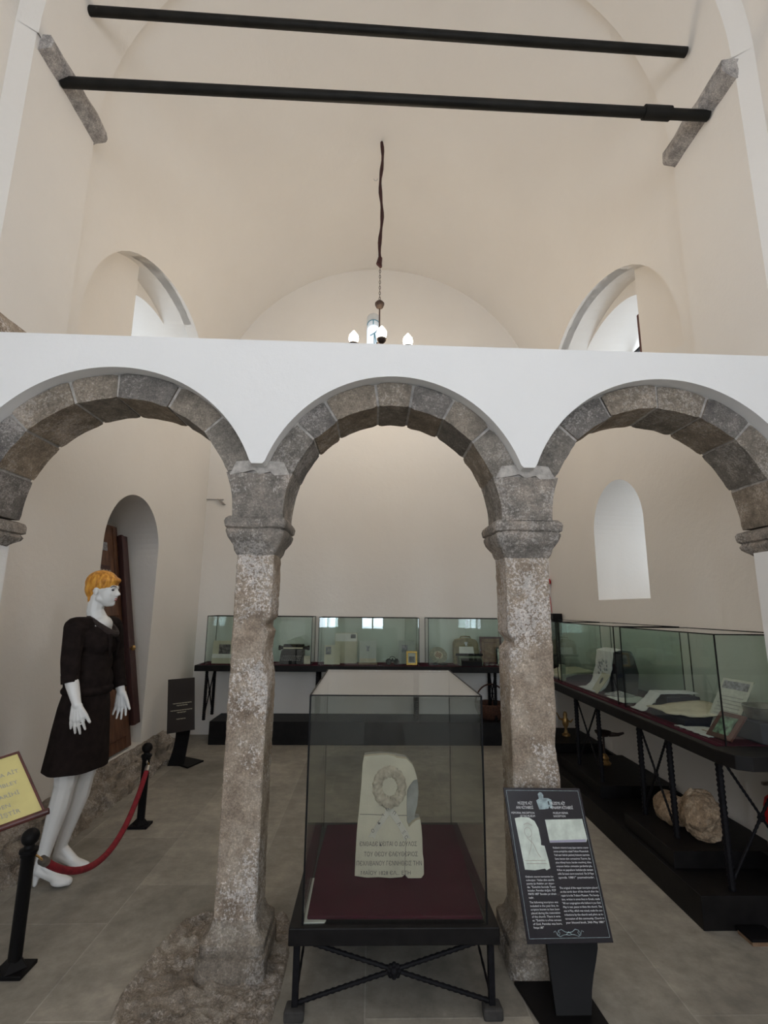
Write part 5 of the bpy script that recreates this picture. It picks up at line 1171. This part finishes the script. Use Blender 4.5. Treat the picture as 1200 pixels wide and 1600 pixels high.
UU, VV = (Q1-Q0).length, (Q3-Q0).length
for s, u, v in (('BU KIYAFET MÜZEYE NA AİT', 0.93, 0.30), ('OLUP KULLANILAN MBLEY', 0.88, 0.46), ('DÖNEMİN YERİ VE TARİHİ', 0.86, 0.62), ('BAĞIŞÇISI OLAN DEDEN', 0.74, 0.76), ('TARAFINDAN VERİLMİŞTİR', 0.80, 0.88)):
    text_on(lambda a, b: ym(a/UU, -b/VV, 0.001), s, u*UU, -v*VV, 0.022, 'texttan', t, align='RIGHT')
bm = new(); add_tube(bm, [(-1.43, 1.95, 0.78), (-1.44, 1.95, 0.015)], 0.014, 12); obj('post', bm, 'black', t, smooth=True)
bm = new(); add_lathe(bm, [(0.12, 0.0), (0.12, 0.01), (0.05, 0.018), (0.02, 0.03)], (-1.44, 1.95, 0), 28); obj('base', bm, 'black', t, smooth=True)

# ------------------------------------------------------------------ mannequin
MX, MY = -1.665, 3.17
man = thing('mannequin', 'white female mannequin with short ginger hair in a dark jacket and skirt', 'mannequin', (MX, MY, 0))
def mp(x, y, z): return Vector((MX+x, MY+y, z))
def cap(a, b, ra, rb): return ('c', mp(*a), mp(*b), ra, rb)
def ell(c, r, rot=None): return ('e', mp(*c), r, rot)
HX, HY, HZ = 0.022, -0.01, 1.592
body = []
# head and neck
body += [ell((HX-0.015, HY, HZ+0.030), (0.088, 0.068, 0.078)), ell((HX+0.028, HY, HZ-0.022), (0.052, 0.052, 0.078)), ell((HX+0.048, HY, HZ-0.080), (0.024, 0.022, 0.018)),
         cap((HX-0.010, HY-0.040, HZ-0.050), (HX+0.045, HY-0.008, HZ-0.080), 0.018, 0.014), cap((HX-0.010, HY+0.040, HZ-0.050), (HX+0.045, HY+0.008, HZ-0.080), 0.018, 0.014),
         cap((HX+0.070, HY, HZ+0.008), (HX+0.092, HY, HZ-0.024), 0.006, 0.009), ell((HX+0.078, HY, HZ-0.030), (0.012, 0.013, 0.007)),
         ell((HX+0.072, HY, HZ-0.050), (0.009, 0.018, 0.005)), ell((HX+0.070, HY, HZ-0.060), (0.009, 0.016, 0.006)),
         cap((HX+0.066, HY-0.03, HZ+0.018), (HX+0.072, HY-0.008, HZ+0.018), 0.009, 0.008), cap((HX+0.066, HY+0.03, HZ+0.018), (HX+0.072, HY+0.008, HZ+0.018), 0.009, 0.008),
         ell((HX+0.045, HY-0.034, HZ-0.022), (0.022, 0.014, 0.02)), ell((HX+0.045, HY+0.034, HZ-0.022), (0.022, 0.014, 0.02)),
         ell((HX-0.016, HY-0.066, HZ-0.008), (0.014, 0.008, 0.026)), ell((HX-0.016, HY+0.066, HZ-0.008), (0.014, 0.008, 0.026)),
         cap((HX-0.035, HY, HZ-0.03), (HX-0.045, HY, HZ-0.13), 0.050, 0.047), cap((HX-0.045, HY, HZ-0.12), (0.0, 0.0, 1.40), 0.045, 0.060)]
# torso
body += [ell((-0.01, 0, 1.31), (0.095, 0.135, 0.12)), cap((-0.025, -0.14, 1.365), (-0.015, 0.14, 1.365), 0.040, 0.040), ell((-0.01, 0, 1.15), (0.085, 0.115, 0.12)), ell((-0.02, 0, 1.02), (0.095, 0.13, 0.12)), ell((-0.02, 0, 0.90), (0.10, 0.145, 0.12)),
         ell((0.03, 0.0, 1.385), (0.05, 0.07, 0.055))]
# legs with moulded high-heeled feet
for (yl, xk, xa) in ((-0.085, -0.035, -0.105), (0.085, -0.02, -0.105)):
    body += [cap((-0.03, yl*0.9, 0.88), (xk, yl, 0.52), 0.088, 0.058), cap((xk, yl, 0.52), (xk-0.018, yl, 0.40), 0.054, 0.054), cap((xk-0.018, yl, 0.40), (xa, yl, 0.15), 0.054, 0.033), cap((xa, yl, 0.15), (xa-0.012, yl, 0.085), 0.034, 0.032),
             cap((xa-0.012, yl, 0.085), (xa+0.085, yl, 0.045), 0.031, 0.029), cap((xa, yl, 0.12), (xa+0.07, yl, 0.060), 0.030, 0.026), cap((xa+0.085, yl, 0.040), (xa+0.150, yl, 0.028), 0.031, 0.022), ell((xa+0.11, yl, 0.026), (0.055, 0.036, 0.022)),
             cap((xa-0.02, yl, 0.075), (xa-0.028, yl, 0.010), 0.022, 0.011)]
# arms and hands
def arm(sh, el, wr, hand_dir, side, palm_n):
    out = [cap(sh, el, 0.046, 0.036), cap(el, tuple(Vector(el)+(Vector(wr)-Vector(el))*0.35), 0.038, 0.036), cap(tuple(Vector(el)+(Vector(wr)-Vector(el))*0.35), wr, 0.036, 0.023)]
    w_, d = Vector(wr), Vector(hand_dir).normalized(); n = Vector(palm_n).normalized(); s = d.cross(n).normalized()*side   # s points to the thumb side
    k0 = w_+d*0.075
    for q, (o_, r_) in enumerate(((0.028, 0.013), (0.009, 0.014), (-0.010, 0.0135), (-0.027, 0.012))):
        kn = k0+s*o_+d*(0.004 if q in (1, 2) else -0.006); out.append(cap(tuple(w_+s*o_*0.55+d*0.005), tuple(kn), 0.016, r_))
        L = (0.066, 0.076, 0.070, 0.055)[q]; f1 = kn+d*L*0.45+s*o_*0.22+n*0.003; f2 = kn+d*L+s*o_*0.42+n*0.014
        out += [cap(tuple(kn), tuple(f1), 0.0098, 0.0088), cap(tuple(f1), tuple(f2), 0.0088, 0.0068)]
    th0 = w_+s*0.022+d*0.022; th1 = w_+s*0.045+d*0.060+n*0.010; th2 = w_+s*0.062+d*0.100+n*0.016
    out += [cap(tuple(th0), tuple(th1), 0.0155, 0.011), cap(tuple(th1), tuple(th2), 0.0108, 0.0082)]
    return out
body += arm((-0.045, -0.160, 1.355), (-0.020, -0.195, 1.12), (0.055, -0.225, 0.960), (0.10, 0.0, -1.0), 1, (0.0, 1.0, 0.1))
body += arm((0.015, 0.165, 1.355), (0.040, 0.205, 1.10), (0.110, 0.16, 0.965), (0.08, -0.06, -1.0), -1, (0.0, -1.0, 0.1))
blob('body', body, 'skin', man, 0.0042, 4)
# hair
hair = [ell((HX-0.020, HY, HZ+0.046), (0.096, 0.077, 0.078)), ell((HX-0.062, HY, HZ+0.012), (0.050, 0.064, 0.070)), ell((HX-0.062, HY, HZ-0.048), (0.026, 0.046, 0.050)),
        cap((HX+0.02, HY-0.055, HZ+0.055), (HX+0.066, HY-0.02, HZ+0.058), 0.022, 0.016), cap((HX+0.02, HY+0.055, HZ+0.055), (HX+0.066, HY+0.02, HZ+0.058), 0.022, 0.016), cap((HX+0.066, HY-0.02, HZ+0.060), (HX+0.066, HY+0.02, HZ+0.060), 0.019, 0.019),
        cap((HX-0.0, HY-0.064, HZ+0.045), (HX+0.012, HY-0.062, HZ+0.022), 0.016, 0.008), cap((HX-0.0, HY+0.064, HZ+0.045), (HX+0.012, HY+0.062, HZ+0.022), 0.016, 0.008)]
blob('hair', hair, 'hair', man, 0.005, 2)
for s in (-1, 1):
    bm = new(); add_ell(bm, mp(HX+0.0665, HY+s*0.030, HZ+0.001), (0.007, 0.012, 0.006), None, 14); e_ = obj('eye', bm, 'lash', man, smooth=True)
    bm = new(); add_tube(bm, [mp(HX+0.058, HY+s*0.046, HZ+0.016), mp(HX+0.071, HY+s*0.034, HZ+0.025), mp(HX+0.079, HY+s*0.016, HZ+0.020)], [0.002, 0.0032, 0.0025], 6); obj('eyebrow', bm, 'lash', man, smooth=True)
bm = new(); add_ell(bm, mp(HX+0.0745, HY, HZ-0.0505), (0.0082, 0.016, 0.0042), None, 14); add_ell(bm, mp(HX+0.0725, HY, HZ-0.0595), (0.0082, 0.014, 0.005), None, 14); obj('lips', bm, 'lip', man, smooth=True)
# skirt
def loft(levels, n=40, folds=0.0):
    bm = new(); rings = []
    for (x, y, z, rx, ry, fo) in levels:
        rings.append([bm.verts.new(mp(x+rx*math.cos(t)*(1+fo*math.sin(t*7+1)), y+ry*math.sin(t)*(1+fo*math.sin(t*7+1)), z)) for t in [2*PI*k/n for k in range(n)]])
    for a, b in zip(rings, rings[1:]):
        for k in range(n): bm.faces.new((a[k], a[(k+1) % n], b[(k+1) % n], b[k]))
    return bm
bm = loft([(-0.02, 0, 1.10, 0.092, 0.122, 0), (-0.02, 0, 1.02, 0.108, 0.142, 0), (-0.022, 0, 0.92, 0.126, 0.165, 0.004), (-0.025, 0, 0.80, 0.138, 0.180, 0.010), (-0.026, 0, 0.70, 0.146, 0.192, 0.018), (-0.028, 0, 0.585, 0.156, 0.205, 0.028), (-0.028, 0, 0.585, 0.150, 0.199, 0.028), (-0.026, 0, 0.72, 0.140, 0.186, 0.018)], 48)
obj('skirt', bm, 'dress', man, smooth=True, sharp=70)
# jacket: torso shell with sleeves, open neckline
jk = [ell((-0.012, 0, 1.30), (0.116, 0.150, 0.115)), cap((-0.045, -0.155, 1.372), (0.01, 0.155, 1.372), 0.062, 0.062), ell((0.035, -0.055, 1.27), (0.075, 0.065, 0.065)), ell((0.035, 0.055, 1.27), (0.075, 0.065, 0.065)),
      ell((-0.012, 0, 1.16), (0.108, 0.138, 0.14)), ell((-0.015, 0, 1.06), (0.124, 0.158, 0.12)), ell((-0.015, 0, 1.01), (0.132, 0.168, 0.05)),
      cap((-0.045, -0.160, 1.360), (-0.030, -0.188, 1.19), 0.058, 0.052), cap((-0.030, -0.188, 1.19), (-0.018, -0.197, 1.125), 0.052, 0.049),
      cap((0.015, 0.165, 1.360), (0.035, 0.200, 1.16), 0.058, 0.050), cap((0.035, 0.200, 1.16), (0.075, 0.185, 1.03), 0.050, 0.042)]
o = blob('jacket', jk, 'dress', man, 0.006, 4)
bm = new(); bm.from_mesh(o.data)
kill = []
ax0, axd = mp(HX-0.045, HY, HZ-0.14), Vector((0.35, 0, -0.35)).normalized()
for v in bm.verts:
    p = v.co; x, y, z = p.x-MX, p.y-MY, p.z
    # V opening at the front of the neck, flat hem, sleeve ends
    if z > 1.345 and ((x-0.01)/0.105)**2+(y/(0.070*(0.35+0.65*min(1, (z-1.345)/0.05))))**2 < 1: kill.append(v)
    elif z > 1.40 and abs(y) < 0.075: kill.append(v)
bmesh.ops.delete(bm, geom=kill, context='VERTS'); bm.to_mesh(o.data); bm.free()
bm = new(); pts = []
for k in range(25):
    a = -PI+2*PI*k/24; f = (1+math.cos(a))/2    # a=0 at the front
    pts.append(mp(-0.045+0.155*f+0.0, 0.078*math.sin(a)*(1.0-0.25*f), 1.425-0.095*f**1.3))
add_tube(bm, pts, [0.020]*25, 8, cap=False); 
for v in bm.verts: pass
obj('collar', bm, plain('collar_wool', (0.024, 0.015, 0.013, 1), 0.9, var=0.3, nscale=60), man, smooth=True)
bm = new()
for s, y0 in ((-1, -0.035), (1, 0.035)):
    add_tube(bm, [mp(0.095, s*0.03, 1.335), mp(0.115, s*0.055, 1.28), mp(0.112, s*0.04, 1.20)], [0.018, 0.012, 0.004], 8)
obj('lapels', bm, 'dress', man, smooth=True)
for (c, d, r_) in (((-0.018, -0.197, 1.115), (0.010, -0.008, -0.05), 0.046), ((0.074, 0.185, 1.035), (0.02, -0.010, -0.05), 0.042)):
    d = Vector(d).normalized(); bm = new(); add_tube(bm, [mp(*c), mp(*(Vector(c)+d*0.045))], [r_, r_*0.96], 24, cap=True); obj('cuff', bm, 'dress', man, smooth=True, sharp=50)
